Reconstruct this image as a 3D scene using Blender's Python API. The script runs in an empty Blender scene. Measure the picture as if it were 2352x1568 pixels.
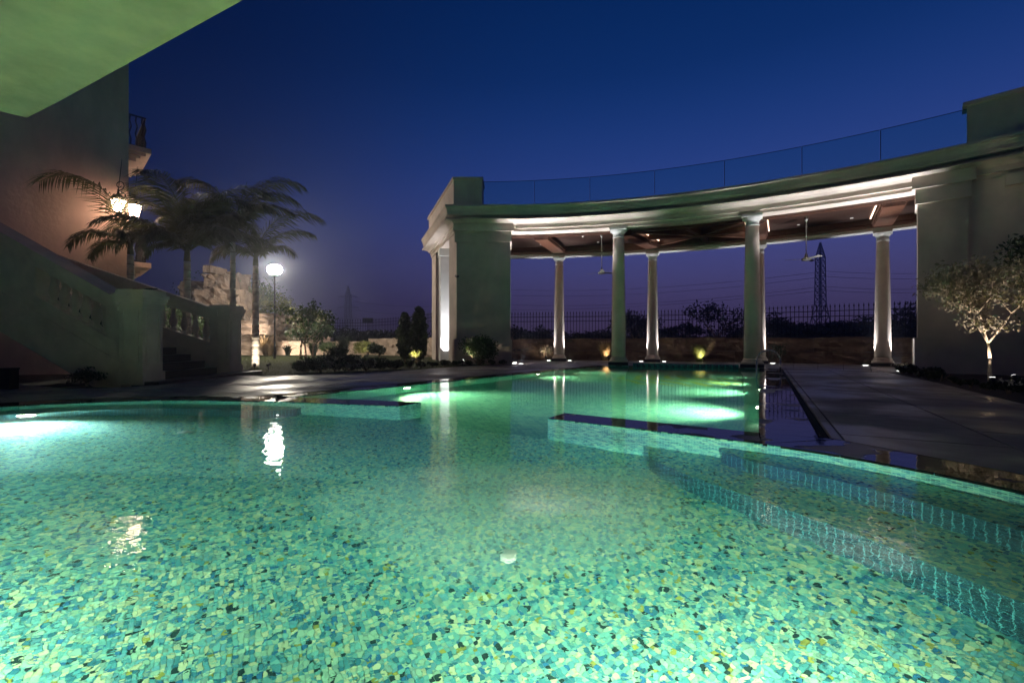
import bpy, bmesh, math, random
import numpy as np
from mathutils import Vector, Matrix
from mathutils.geometry import tessellate_polygon
random.seed(7); rng = np.random.default_rng(7)
R = math.radians; PI = math.pi
scene = bpy.context.scene
C = scene.collection
# ------------------------------------------------------------------ camera, sky, exposure
EYE = 0.8
cd = bpy.data.cameras.new('camera'); cam = bpy.data.objects.new('camera', cd); C.objects.link(cam)
cam.location = (0, 0, EYE); cam.rotation_euler = (R(90), R(0.0), 0)
cd.sensor_width = 36; cd.lens = 16.0; cd.shift_y = 4/2352; cd.clip_start = 0.05; cd.clip_end = 2000
scene.camera = cam
scene.view_settings.view_transform = 'Standard'; scene.view_settings.look = 'None'
scene.view_settings.exposure = 0; scene.view_settings.gamma = 1
scene.view_settings.use_curve_mapping = False
cy = scene.cycles if hasattr(scene, 'cycles') else None
scene.render.engine = 'CYCLES'
cy = scene.cycles
cy.use_denoising = True; cy.denoiser = 'OPENIMAGEDENOISE'
cy.sample_clamp_indirect = 80; cy.sample_clamp_direct = 0
cy.max_bounces = 9; cy.diffuse_bounces = 4; cy.glossy_bounces = 4; cy.transmission_bounces = 8; cy.transparent_max_bounces = 12
cy.volume_bounces = 0; cy.caustics_reflective = False; cy.caustics_refractive = True; cy.blur_glossy = 0.3
cy.use_light_tree = True

world = bpy.data.worlds.new('World'); scene.world = world; world.use_nodes = True
wt = world.node_tree; wn = wt.nodes; wl = wt.links
bg = wn['Background']
tc = wn.new('ShaderNodeTexCoord'); nz = wn.new('ShaderNodeVectorMath'); nz.operation = 'NORMALIZE'
wl.new(tc.outputs['Generated'], nz.inputs[0])
sp = wn.new('ShaderNodeSeparateXYZ'); wl.new(nz.outputs[0], sp.inputs[0])
def wramp(stops):
    r = wn.new('ShaderNodeValToRGB'); r.color_ramp.interpolation = 'B_SPLINE'
    e = r.color_ramp.elements
    while len(e) > 1: e.remove(e[-1])
    e[0].position, e[0].color = stops[0][0], (*stops[0][1], 1)
    for p, c in stops[1:]:
        q = e.new(p); q.color = (*c, 1)
    wl.new(sp.outputs['Z'], r.inputs[0]); return r
# the afterglow lies to the right of the view (about 35 degrees off the camera axis)
warm = wramp([(0.0, (.066, .036, .070)), (0.06, (.078, .050, .110)), (0.14, (.074, .068, .20)), (0.25, (.046, .074, .29)),
              (0.36, (.015, .050, .23)), (0.50, (.0016, .026, .135)), (0.75, (.0003, .010, .062)), (1.0, (.0002, .004, .03))])
cool = wramp([(0.0, (.007, .008, .028)), (0.08, (.0085, .010, .040)), (0.18, (.008, .014, .060)), (0.32, (.002, .011, .058)),
              (0.50, (.0003, .0065, .044)), (0.75, (.0002, .0042, .032)), (1.0, (.0002, .003, .02))])
dt = wn.new('ShaderNodeVectorMath'); dt.operation = 'DOT_PRODUCT'
fl = wn.new('ShaderNodeVectorMath'); fl.operation = 'MULTIPLY'; fl.inputs[1].default_value = (1, 1, 0)
wl.new(nz.outputs[0], fl.inputs[0])
fn = wn.new('ShaderNodeVectorMath'); fn.operation = 'NORMALIZE'; wl.new(fl.outputs[0], fn.inputs[0])
wl.new(fn.outputs[0], dt.inputs[0]); dt.inputs[1].default_value = (math.sin(R(38)), math.cos(R(38)), 0)
mr = wn.new('ShaderNodeMapRange'); mr.interpolation_type = 'SMOOTHSTEP'
mr.inputs['From Min'].default_value = 0.15; mr.inputs['From Max'].default_value = 1.02
wl.new(dt.outputs['Value'], mr.inputs['Value'])
mx = wn.new('ShaderNodeMixRGB'); wl.new(mr.outputs[0], mx.inputs[0]); wl.new(cool.outputs[0], mx.inputs[1]); wl.new(warm.outputs[0], mx.inputs[2])
wl.new(mx.outputs[0], bg.inputs[0]); bg.inputs[1].default_value = 1.0

# ------------------------------------------------------------------ materials
def mat(name, col=(.5, .5, .5), rough=.7, metal=0, noise=0, nscale=4, bump=0, bscale=30, emit=None, estr=0, dist=.02, streak=None, spec=.5):
    m = bpy.data.materials.new(name); m.use_nodes = True
    nt = m.node_tree; n = nt.nodes; l = nt.links; b = n['Principled BSDF']
    b.inputs['Base Color'].default_value = (*col, 1); b.inputs['Roughness'].default_value = rough; b.inputs['Metallic'].default_value = metal
    b.inputs['Specular IOR Level'].default_value = spec
    t = n.new('ShaderNodeTexCoord')
    if noise:
        src = t.outputs['Object']
        if streak:
            mp = n.new('ShaderNodeMapping'); mp.inputs['Scale'].default_value = streak; l.new(src, mp.inputs[0]); src = mp.outputs[0]
        x = n.new('ShaderNodeTexNoise'); x.inputs['Scale'].default_value = nscale; x.inputs['Detail'].default_value = 6; x.inputs['Roughness'].default_value = .6
        l.new(src, x.inputs['Vector'])
        r = n.new('ShaderNodeMapRange'); r.inputs['From Min'].default_value = .3; r.inputs['From Max'].default_value = .7
        r.inputs['To Min'].default_value = 1-noise; r.inputs['To Max'].default_value = 1+noise
        l.new(x.outputs[0], r.inputs[0])
        v = n.new('ShaderNodeVectorMath'); v.operation = 'SCALE'; v.inputs[0].default_value = col
        l.new(r.outputs[0], v.inputs['Scale']); l.new(v.outputs[0], b.inputs['Base Color'])
    if bump:
        y = n.new('ShaderNodeTexNoise'); y.inputs['Scale'].default_value = bscale; y.inputs['Detail'].default_value = 5
        l.new(t.outputs['Object'], y.inputs['Vector'])
        bp = n.new('ShaderNodeBump'); bp.inputs['Strength'].default_value = bump; bp.inputs['Distance'].default_value = dist
        l.new(y.outputs[0], bp.inputs['Height']); l.new(bp.outputs[0], b.inputs['Normal'])
    if emit:
        b.inputs['Emission Color'].default_value = (*emit, 1); b.inputs['Emission Strength'].default_value = estr
    return m

def tile_mat(name, cols, grout, pu=.026, pv=.026, gw=.10, rough=.25, swirl=None, brick=False):
    """mosaic: every cell of the UV grid (UV in metres) takes one of the tile colours; grout lines between."""
    m = bpy.data.materials.new(name); m.use_nodes = True
    nt = m.node_tree; n = nt.nodes; l = nt.links; b = n['Principled BSDF']; b.inputs['Roughness'].default_value = rough
    uv = n.new('ShaderNodeUVMap'); s = n.new('ShaderNodeSeparateXYZ'); l.new(uv.outputs[0], s.inputs[0])
    def M(op, a, bb=None):
        k = n.new('ShaderNodeMath'); k.operation = op
        for i, q in enumerate((a, bb)):
            if q is None: continue
            if isinstance(q, (int, float)): k.inputs[i].default_value = q
            else: l.new(q, k.inputs[i])
        return k.outputs[0]
    u = M('DIVIDE', s.outputs[0], pu); v = M('DIVIDE', s.outputs[1], pv)
    if brick:
        u = M('ADD', u, M('MULTIPLY', M('MODULO', M('FLOOR', v), 2), .5))
    cu = M('FLOOR', u); cv = M('FLOOR', v)
    cb = n.new('ShaderNodeCombineXYZ'); l.new(cu, cb.inputs[0]); l.new(cv, cb.inputs[1])
    w = n.new('ShaderNodeTexWhiteNoise'); w.noise_dimensions = '3D'; l.new(cb.outputs[0], w.inputs['Vector'])
    r = n.new('ShaderNodeValToRGB'); r.color_ramp.interpolation = 'CONSTANT'
    e = r.color_ramp.elements; tot = sum(c[1] for c in cols); acc = 0
    while len(e) > 1: e.remove(e[-1])
    for i, (c, wgt) in enumerate(cols):
        q = e[0] if i == 0 else e.new(acc/tot)
        if i == 0: q.position = 0
        q.color = (*c, 1); acc += wgt
    l.new(w.outputs['Value'], r.inputs[0])
    fu = M('ABSOLUTE', M('SUBTRACT', M('FRACT', u), .5)); fv = M('ABSOLUTE', M('SUBTRACT', M('FRACT', v), .5))
    g = M('GREATER_THAN', M('MAXIMUM', fu, fv), .5-gw/2)
    src = r.outputs[0]
    if swirl:
        src = swirl(nt, uv, src)
    x = n.new('ShaderNodeMixRGB'); l.new(g, x.inputs[0]); l.new(src, x.inputs[1]); x.inputs[2].default_value = (*grout, 1)
    l.new(x.outputs[0], b.inputs['Base Color'])
    bp = n.new('ShaderNodeBump'); bp.inputs['Strength'].default_value = .4; bp.inputs['Distance'].default_value = .002; bp.invert = True
    l.new(g, bp.inputs['Height']); l.new(bp.outputs[0], b.inputs['Normal'])
    return m

MOS = [((.46, .80, .60), 20), ((.24, .66, .62), 20), ((.12, .46, .52), 15), ((.72, .86, .56), 15), ((.06, .28, .38), 7),
       ((.32, .58, .50), 10), ((.03, .08, .08), 5), ((.05, .26, .50), 5), ((.44, .48, .12), 2), ((.18, .52, .60), 9)]
M = {}
M['mosaic'] = tile_mat('mosaic', MOS, (.42, .68, .58), .0205, .0205)
M['mosaic_wall'] = tile_mat('mosaic_wall', [((.20, .55, .55), 20), ((.10, .38, .46), 18), ((.36, .72, .62), 16), ((.04, .16, .24), 10), ((.55, .80, .62), 8), ((.06, .26, .40), 10)],
                            (.42, .75, .68), .05, .022, .12, brick=True)
M['mosaic_far'] = tile_mat('mosaic_far', [((.14, .44, .40), 20), ((.20, .52, .46), 18), ((.10, .37, .40), 16), ((.28, .60, .50), 8)], (.40, .66, .52), .10, .05, .12, brick=True)
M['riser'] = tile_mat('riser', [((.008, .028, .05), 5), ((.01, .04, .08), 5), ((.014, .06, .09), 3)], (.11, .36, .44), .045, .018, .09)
M['spa_tile'] = tile_mat('spa_tile', [((.02, .16, .18), 5), ((.03, .28, .26), 5), ((.02, .08, .12), 5)], (.05, .2, .2), .05, .05, .08)
STUCCO = (.59, .50, .43)
M['stucco'] = mat('stucco', STUCCO, .85, noise=.16, nscale=1.3, bump=.25, bscale=60, dist=.004)
M['villa'] = mat('villa_stucco', (.70, .52, .43), .9, noise=.22, nscale=1.1, bump=.5, bscale=9, dist=.02, streak=(1, 1, .35))
M['white'] = mat('white_paint', (.62, .61, .58), .6, noise=.05, bump=.1, bscale=80, dist=.002)
M['slab'] = mat('slab_plaster', (.66, .49, .26), .85, noise=.17, nscale=2.2, bump=.5, bscale=5, dist=.02)
M['stair'] = mat('stair_stone', (.46, .35, .29), .75, noise=.15, nscale=3, bump=.2, bscale=60, dist=.003)
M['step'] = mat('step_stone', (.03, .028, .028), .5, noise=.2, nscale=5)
M['wood'] = mat('ceiling_wood', (.045, .024, .018), .38, noise=.35, nscale=3, streak=(1, 12, 1))
M['beam'] = mat('beam_wood', (.095, .040, .024), .35, noise=.3, nscale=4, streak=(1, 8, 1))
M['iron'] = mat('black_iron', (.012, .012, .013), .45, metal=.4)
M['steel'] = mat('steel', (.6, .6, .6), .22, metal=1)
M['fan'] = mat('fan_paint', (.22, .21, .19), .4)
M['trunk'] = mat('palm_trunk', (.50, .45, .38), .85, noise=.25, nscale=9, bump=.4, bscale=30)
M['ring'] = mat('palm_scar', (.16, .13, .10), .9)
M['bark'] = mat('bark', (.20, .15, .11), .9, noise=.3, nscale=12, bump=.5, bscale=30)
M['palebark'] = mat('pale_bark', (.42, .34, .26), .85, noise=.25, nscale=14, bump=.4, bscale=30)
def leafmat(name, col, tr=.25):
    m = mat(name, col, .5, noise=.45, nscale=5)
    n = m.node_tree.nodes; l = m.node_tree.links; b = n['Principled BSDF']
    tl = n.new('ShaderNodeBsdfTranslucent'); tl.inputs[0].default_value = (col[0]*1.3, col[1]*1.4, col[2]*.7, 1)
    mxs = n.new('ShaderNodeMixShader'); mxs.inputs[0].default_value = tr
    o = n['Material Output']; l.new(b.outputs[0], mxs.inputs[1]); l.new(tl.outputs[0], mxs.inputs[2]); l.new(mxs.outputs[0], o.inputs[0])
    return m
M['palm'] = leafmat('palm_leaf', (.105, .115, .065))
M['leaf'] = leafmat('green_leaf', (.05, .085, .03))
M['leaf_yellow'] = leafmat('yellow_leaf', (.16, .17, .05))
M['leaf_pale'] = leafmat('pale_leaf', (.27, .235, .185))
M['leaf_dark'] = leafmat('dark_leaf', (.03, .045, .022))
M['leaf_far'] = leafmat('far_leaf', (.02, .026, .02), .1)
M['dry'] = leafmat('dry_grass', (.30, .21, .12))
M['petal'] = leafmat('petal', (.55, .52, .50), .2)
M['lawn'] = mat('lawn', (.045, .055, .015), .95, noise=.4, nscale=14, bump=.8, bscale=120, dist=.02)
M['blade'] = leafmat('lawn_blade', (.07, .085, .02))
M['soil'] = mat('soil', (.035, .028, .022), .95, noise=.4, nscale=10, bump=.8, bscale=25)
M['ground'] = mat('ground_earth', (.05, .045, .035), .95, noise=.4, nscale=.4)
M['rockdark'] = mat('wall_rock', (.13, .085, .06), .9, noise=.5, nscale=1.4, bump=1, bscale=3, dist=.15)
M['rock'] = mat('garden_rock', (.40, .31, .24), .85, noise=.35, nscale=2.2, bump=1, bscale=3.5, dist=.12)
M['rockmid'] = mat('outcrop_rock', (.17, .125, .095), .9, noise=.5, nscale=1.6, bump=1, bscale=2.5, dist=.2)
M['path'] = mat('path_stone', (.30, .19, .13), .7, noise=.2, nscale=4)
M['black'] = mat('black_plastic', (.01, .01, .01), .5)
M['duct'] = mat('drain_dark', (.004, .004, .004), .9)

def paver_mat():
    m = mat('wet_sandstone', (.20, .175, .16), .45, noise=.22, nscale=2.5, bump=.15, bscale=45, dist=.003)
    nt = m.node_tree; n = nt.nodes; l = nt.links; b = n['Principled BSDF']
    t = n.new('ShaderNodeTexCoord')
    a = n.new('ShaderNodeTexNoise'); a.inputs['Scale'].default_value = .9; a.inputs['Detail'].default_value = 4; l.new(t.outputs['Object'], a.inputs['Vector'])
    r = n.new('ShaderNodeMapRange'); r.inputs['From Min'].default_value = .42; r.inputs['From Max'].default_value = .60
    r.inputs['To Min'].default_value = .32; r.inputs['To Max'].default_value = .75
    l.new(a.outputs[0], r.inputs[0]); l.new(r.outputs[0], b.inputs['Roughness'])
    return m
M['paver'] = paver_mat()
def wet_mat():
    m = mat('wet_granite', (.022, .021, .022), .1, noise=.25, nscale=40)
    nt = m.node_tree; n = nt.nodes; l = nt.links; b = n['Principled BSDF']
    t = n.new('ShaderNodeTexCoord')
    a = n.new('ShaderNodeTexNoise'); a.inputs['Scale'].default_value = 1.6; a.inputs['Detail'].default_value = 5; l.new(t.outputs['Object'], a.inputs['Vector'])
    r = n.new('ShaderNodeMapRange'); r.inputs['From Min'].default_value = .55; r.inputs['From Max'].default_value = .56
    r.inputs['To Min'].default_value = .02; r.inputs['To Max'].default_value = .4
    l.new(a.outputs[0], r.inputs[0]); l.new(r.outputs[0], b.inputs['Roughness'])
    y = n.new('ShaderNodeTexNoise'); y.inputs['Scale'].default_value = 7; l.new(t.outputs['Object'], y.inputs['Vector'])
    bp = n.new('ShaderNodeBump'); bp.inputs['Strength'].default_value = .12; bp.inputs['Distance'].default_value = .01
    l.new(y.outputs[0], bp.inputs['Height']); l.new(bp.outputs[0], b.inputs['Normal'])
    return m
M['wet'] = wet_mat()
def water_mat():
    m = bpy.data.materials.new('pool_water'); m.use_nodes = True
    nt = m.node_tree; n = nt.nodes; l = nt.links; n.clear()
    o = n.new('ShaderNodeOutputMaterial'); g = n.new('ShaderNodeBsdfGlass'); g.inputs['IOR'].default_value = 1.333; g.inputs['Roughness'].default_value = 0
    t = n.new('ShaderNodeTexCoord')
    def nodes(scale, det, dist=0):
        a = n.new('ShaderNodeTexNoise'); a.inputs['Scale'].default_value = scale; a.inputs['Detail'].default_value = det; a.inputs['Distortion'].default_value = dist
        l.new(t.outputs['Object'], a.inputs['Vector']); return a.outputs[0]
    # calm towards the colonnade, livelier over the inlet jets in the near pool
    ln = n.new('ShaderNodeVectorMath'); ln.operation = 'DISTANCE'; ln.inputs[1].default_value = (.1, 2.5, 0); l.new(t.outputs['Object'], ln.inputs[0])
    r = n.new('ShaderNodeMapRange'); r.interpolation_type = 'SMOOTHSTEP'; r.inputs['From Min'].default_value = .6; r.inputs['From Max'].default_value = 9
    r.inputs['To Min'].default_value = .19; r.inputs['To Max'].default_value = .055; l.new(ln.outputs['Value'], r.inputs[0])
    b1 = n.new('ShaderNodeBump'); b1.inputs['Distance'].default_value = .012; l.new(nodes(9, 2, .6), b1.inputs['Height']); l.new(r.outputs[0], b1.inputs['Strength'])
    b2 = n.new('ShaderNodeBump'); b2.inputs['Distance'].default_value = .0020; l.new(nodes(34, 2, .3), b2.inputs['Height']); l.new(r.outputs[0], b2.inputs['Strength'])
    l.new(b1.outputs[0], b2.inputs['Normal']); l.new(b2.outputs[0], g.inputs['Normal'])
    v = n.new('ShaderNodeVolumeAbsorption'); v.inputs['Color'].default_value = (.30, .92, .90, 1); v.inputs['Density'].default_value = .24
    sc_ = n.new('ShaderNodeVolumeScatter'); sc_.inputs['Color'].default_value = (.85, 1, .95, 1); sc_.inputs['Density'].default_value = .005; sc_.inputs['Anisotropy'].default_value = .3
    ad = n.new('ShaderNodeAddShader'); l.new(v.outputs[0], ad.inputs[0]); l.new(sc_.outputs[0], ad.inputs[1])
    l.new(g.outputs[0], o.inputs['Surface']); l.new(ad.outputs[0], o.inputs['Volume'])
    return m
M['water'] = water_mat()
def glass_mat():
    m = bpy.data.materials.new('balustrade_glass'); m.use_nodes = True
    nt = m.node_tree; n = nt.nodes; l = nt.links; n.clear()
    o = n.new('ShaderNodeOutputMaterial'); tr = n.new('ShaderNodeBsdfTransparent'); tr.inputs[0].default_value = (.50, .80, .80, 1)
    g = n.new('ShaderNodeBsdfGlossy'); g.inputs['Roughness'].default_value = .02; g.inputs[0].default_value = (.6, .8, .9, 1)
    mxs = n.new('ShaderNodeMixShader'); mxs.inputs[0].default_value = .07
    l.new(tr.outputs[0], mxs.inputs[1]); l.new(g.outputs[0], mxs.inputs[2]); l.new(mxs.outputs[0], o.inputs[0])
    return m
M['glass'] = glass_mat()
M['glass_edge'] = mat('glass_edge', (.02, .05, .06), .3)
def emis(name, col, s): return mat(name, (.8, .8, .8), .5, emit=col, estr=s)
M['e_cool'] = emis('lit_cool_lens', (1, .97, .92), 6)
M['e_warm'] = emis('lit_warm_glass', (1, .64, .45), 80)
M['e_pool'] = emis('lit_pool_lens', (.95, 1, .66), 70)
M['e_street'] = emis('lit_street_globe', (1, .90, .74), 480)
M['e_strip'] = emis('led_strip', (1, .62, .42), 3.2)
M['e_dim'] = emis('dim_downlight', (1, .9, .8), .45)
M['e_far'] = emis('far_light', (1, .75, .55), 6)

# ------------------------------------------------------------------ mesh helpers
class MB:
    def __init__(s): s.v = []; s.f = []
    def quad(s, *p):
        i = len(s.v); s.v += [tuple(q) for q in p]; s.f.append(tuple(range(i, i+len(p))))
    def box(s, c, d, rz=0, taper=1):
        x, y, z = c; a, b, h = d[0]/2, d[1]/2, d[2]/2; ca, sa = math.cos(rz), math.sin(rz); i = len(s.v)
        for zz, t in ((-h, 1), (h, taper)):
            for xx, yy in ((-a, -b), (a, -b), (a, b), (-a, b)):
                xx *= t; yy *= t
                s.v.append((x+xx*ca-yy*sa, y+xx*sa+yy*ca, z+zz))
        s.f += [(i+3, i+2, i+1, i), (i+4, i+5, i+6, i+7)] + [(i+k, i+(k+1) % 4, i+4+(k+1) % 4, i+4+k) for k in range(4)]
    def prism(s, poly, z0, z1, top=True, bottom=True, sides=True, outward=True):
        a = sum(poly[i-1][0]*poly[i][1]-poly[i][0]*poly[i-1][1] for i in range(len(poly)))
        if a < 0: poly = poly[::-1]
        n = len(poly); i = len(s.v)
        s.v += [(p[0], p[1], z0) for p in poly] + [(p[0], p[1], z1) for p in poly]
        tris = tessellate_polygon([[Vector((p[0], p[1], 0)) for p in poly]])
        for t in tris:
            t = list(t); A = [poly[k] for k in t]
            ar = (A[1][0]-A[0][0])*(A[2][1]-A[0][1])-(A[2][0]-A[0][0])*(A[1][1]-A[0][1])
            if ar < 0: t = t[::-1]
            if top: s.f.append(tuple(i+n+k for k in t))
            if bottom: s.f.append(tuple(i+k for k in t[::-1]))
        if sides:
            for k in range(n):
                q = (i+k, i+(k+1) % n, i+n+(k+1) % n, i+n+k)
                s.f.append(q if outward else q[::-1])
    def tube(s, p0, p1, r0, r1=None, n=8, cap=True):
        r1 = r0 if r1 is None else r1
        p0 = Vector(p0); p1 = Vector(p1); d = (p1-p0)
        if d.length < 1e-6: return
        d.normalize(); u = d.orthogonal().normalized(); w = d.cross(u); i = len(s.v)
        for p, r in ((p0, r0), (p1, r1)):
            for k in range(n):
                a = 2*PI*k/n; s.v.append(tuple(p+u*(r*math.cos(a))+w*(r*math.sin(a))))
        for k in range(n): s.f.append((i+k, i+(k+1) % n, i+n+(k+1) % n, i+n+k))
        if cap: s.f += [tuple(i+n-1-k for k in range(n)), tuple(i+n+k for k in range(n))]
    def path(s, pts, rad, n=8):
        for a, b, r0, r1 in zip(pts[:-1], pts[1:], rad[:-1], rad[1:]): s.tube(a, b, r0, r1, n)
    def lathe(s, prof, c=(0, 0, 0), n=24):
        i = len(s.v); m = len(prof)
        for r, z in prof:
            for k in range(n):
                a = 2*PI*k/n; s.v.append((c[0]+r*math.cos(a), c[1]+r*math.sin(a), c[2]+z))
        for j in range(m-1):
            for k in range(n): s.f.append((i+j*n+k, i+j*n+(k+1) % n, i+(j+1)*n+(k+1) % n, i+(j+1)*n+k))
        s.f += [tuple(i+n-1-k for k in range(n)), tuple(i+(m-1)*n+k for k in range(n))]
    def sweep(s, path, prof, closed=True, z=0):
        """prof = [(offset to the left of travel, z)], closed profile, mitred along a 2D path"""
        n = len(path); m = len(prof); i0 = len(s.v)
        for k, p in enumerate(path):
            d0 = Vector(path[k])-Vector(path[k-1]) if k > 0 else Vector(path[1])-Vector(path[0])
            d1 = Vector(path[k+1])-Vector(path[k]) if k < n-1 else d0
            d0.normalize(); d1.normalize(); n0 = Vector((-d0.y, d0.x)); n1 = Vector((-d1.y, d1.x))
            b = (n0+n1).normalized(); q = b/max(.35, b.dot(n0))
            for o, zz in prof: s.v.append((p[0]+q.x*o, p[1]+q.y*o, zz+z))
        for k in range(n-1):
            for j in range(m if closed else m-1):
                a = i0+k*m+j; b = i0+k*m+(j+1) % m; s.f.append((a, b, b+m, a+m))
        if closed:
            s.f += [tuple(i0+m-1-j for j in range(m)), tuple(i0+(n-1)*m+j for j in range(m))]
    def build(s, name, m, parent=None, smooth=False, uv=None, recalc=False):
        me = bpy.data.meshes.new(name); me.from_pydata(s.v, [], s.f)
        if recalc:
            bm = bmesh.new(); bm.from_mesh(me); bmesh.ops.recalc_face_normals(bm, faces=bm.faces); bm.to_mesh(me); bm.free()
        me.update()
        if uv is not None:
            ul = me.uv_layers.new(name='UVMap').data; ca, sa = math.cos(uv), math.sin(uv)
            for p in me.polygons:
                nn = p.normal
                for li in p.loop_indices:
                    v = me.vertices[me.loops[li].vertex_index].co
                    if abs(nn.z) > .5: ul[li].uv = (v.x*ca+v.y*sa, -v.x*sa+v.y*ca)
                    else:
                        t = Vector((-nn.y, nn.x)); t.normalize(); ul[li].uv = (v.x*t.x+v.y*t.y, v.z)
        if smooth: me.polygons.foreach_set('use_smooth', [True]*len(me.polygons))
        me.materials.append(m)
        o = bpy.data.objects.new(name, me); C.objects.link(o)
        if parent is not None: o.parent = parent; o.matrix_parent_inverse = Matrix.Translation(-parent.location) if parent.type == 'EMPTY' and parent.parent is None else Matrix()
        return o
# meshes are written in world coordinates unless local=True things are used through `thing`
def thing(name, label, cat, loc=(0, 0, 0), group=None):
    o = bpy.data.objects.new(name, None); C.objects.link(o); o.location = loc; o.empty_display_size = .2
    o['label'] = label; o['category'] = cat
    if group: o['group'] = group
    return o
def tag(o, label, cat, group=None, kind=None):
    if label: o['label'] = label
    if cat: o['category'] = cat
    if group: o['group'] = group
    if kind: o['kind'] = kind
    return o
def struct(o): o['kind'] = 'structure'; return o
def local(o, parent):
    """parent a mesh written in the thing's own coordinates"""
    o.parent = parent; o.matrix_parent_inverse = Matrix(); return o
def copy_tree(root, loc, rz=None, label=None, scale=None):
    r = root.copy(); C.objects.link(r); r.location = loc
    if rz is not None: r.rotation_euler = (0, 0, rz)
    if scale is not None: r.scale = (scale,)*3 if isinstance(scale, (int, float)) else scale
    if label: r['label'] = label
    for ch in list(root.children):
        c = ch.copy(); C.objects.link(c); c.parent = r
        for g in list(ch.children):
            d = g.copy(); C.objects.link(d); d.parent = c
    return r
def spot(name, loc, target, power, col, ang=60, blend=.5, rad=.03, parent=None):
    L = bpy.data.lights.new(name, 'SPOT'); L.energy = power; L.color = col; L.spot_size = R(ang); L.spot_blend = blend; L.shadow_soft_size = rad
    o = bpy.data.objects.new(name, L); C.objects.link(o); o.location = loc
    o.rotation_euler = (Vector(target)-Vector(loc)).to_track_quat('-Z', 'Y').to_euler()
    if parent is not None:
        o.parent = parent; o.matrix_parent_inverse = parent.matrix_basis.inverted() if parent.type != 'EMPTY' else Matrix.Translation(-parent.location)
    return o
def point(name, loc, power, col, rad=.05, parent=None):
    L = bpy.data.lights.new(name, 'POINT'); L.energy = power; L.color = col; L.shadow_soft_size = rad
    o = bpy.data.objects.new(name, L); C.objects.link(o); o.location = loc
    if parent is not None: o.parent = parent; o.matrix_parent_inverse = Matrix.Translation(-parent.location)
    return o
def smooth_path(pts, k=5):
    out = []
    P = [Vector(p) for p in pts]
    for i in range(len(P)-1):
        p0 = P[max(i-1, 0)]; p1 = P[i]; p2 = P[i+1]; p3 = P[min(i+2, len(P)-1)]
        for j in range(k):
            t = j/k
            q = .5*((2*p1)+(p2-p0)*t+(2*p0-5*p1+4*p2-p3)*t*t+(3*p1-p0-3*p2+p3)*t**3); out.append(tuple(q))
    out.append(tuple(P[-1])); return out
def clip(poly, cell):
    """part of a simple polygon inside a convex counter-clockwise cell"""
    out = list(poly)
    for i in range(len(cell)):
        a = cell[i]; b = cell[(i+1) % len(cell)]; inp = out; out = []
        if not inp: return []
        side = lambda p: (b[0]-a[0])*(p[1]-a[1])-(b[1]-a[1])*(p[0]-a[0])
        for j in range(len(inp)):
            p = inp[j-1]; q = inp[j]; sp_, sq = side(p), side(q)
            if (sp_ >= 0) != (sq >= 0):
                t = sp_/(sp_-sq); out.append((p[0]+(q[0]-p[0])*t, p[1]+(q[1]-p[1])*t))
            if sq >= 0: out.append(q)
    return out
def area(p): return abs(sum(p[i-1][0]*p[i][1]-p[i][0]*p[i-1][1] for i in range(len(p))))/2
def resample(pts, n):
    P = [Vector(p) for p in pts]; L = [0]
    for a, b in zip(P[:-1], P[1:]): L.append(L[-1]+(b-a).length)
    out = []; j = 0
    for i in range(n+1):
        t = L[-1]*i/n
        while j < len(L)-2 and L[j+1] < t: j += 1
        f = (t-L[j])/max(1e-9, L[j+1]-L[j]); out.append(P[j].lerp(P[j+1], min(1, f)))
    return out
CC = Vector((-1.51, -2.18))
def pol(r, a): return (CC.x+r*math.sin(R(a)), CC.y+r*math.cos(R(a)))
def inside(p, poly):
    x, y = p; c = False
    for i in range(len(poly)):
        (x1, y1), (x2, y2) = poly[i-1], poly[i]
        if (y1 > y) != (y2 > y) and x < (x2-x1)*(y-y1)/(y2-y1)+x1: c = not c
    return c

# ------------------------------------------------------------------ the pool
WZ = -0.012; FLOOR = -.96; FARF = -1.10
nearL = smooth_path([(-8.7, .3), (-8.75, 1.8), (-8.4, 3.3), (-7.75, 4.6), (-7.0, 5.42), (-6.3, 5.96), (-5.5, 6.34), (-4.72, 6.46), (-3.9, 6.40), (-3.24, 6.26)], 4)
nearR = smooth_path([(2.006, 3.647), (2.31, 3.33), (2.59, 2.895), (2.77, 2.46), (2.93, 1.8), (3.0, 1.0), (2.98, .3)], 4)
SA, SB, SC = (-1.44, 5.82), (-1.24, 6.19), (-3.33, 6.83)
SE, SF, SG = (.386, 4.88), (.60, 5.25), (2.22, 4.095)
far_arc = [pol(19.15, a) for a in np.linspace(15.15, 29.4, 12)]
pool = nearL+[SA, SB, SC]+far_arc+[SG, SF, SE]+nearR
basin = thing('pool_basin', '', ''); del basin['label'], basin['category']; basin['kind'] = 'structure'
near_poly = nearL+[SA, SE]+nearR
far_poly = [SA, SB, SC]+far_arc+[SG, SF, SE]
b = MB(); b.prism(near_poly, FLOOR-.1, FLOOR, bottom=False, sides=False); b.build('near_floor', M['mosaic'], basin, uv=R(31))
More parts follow.
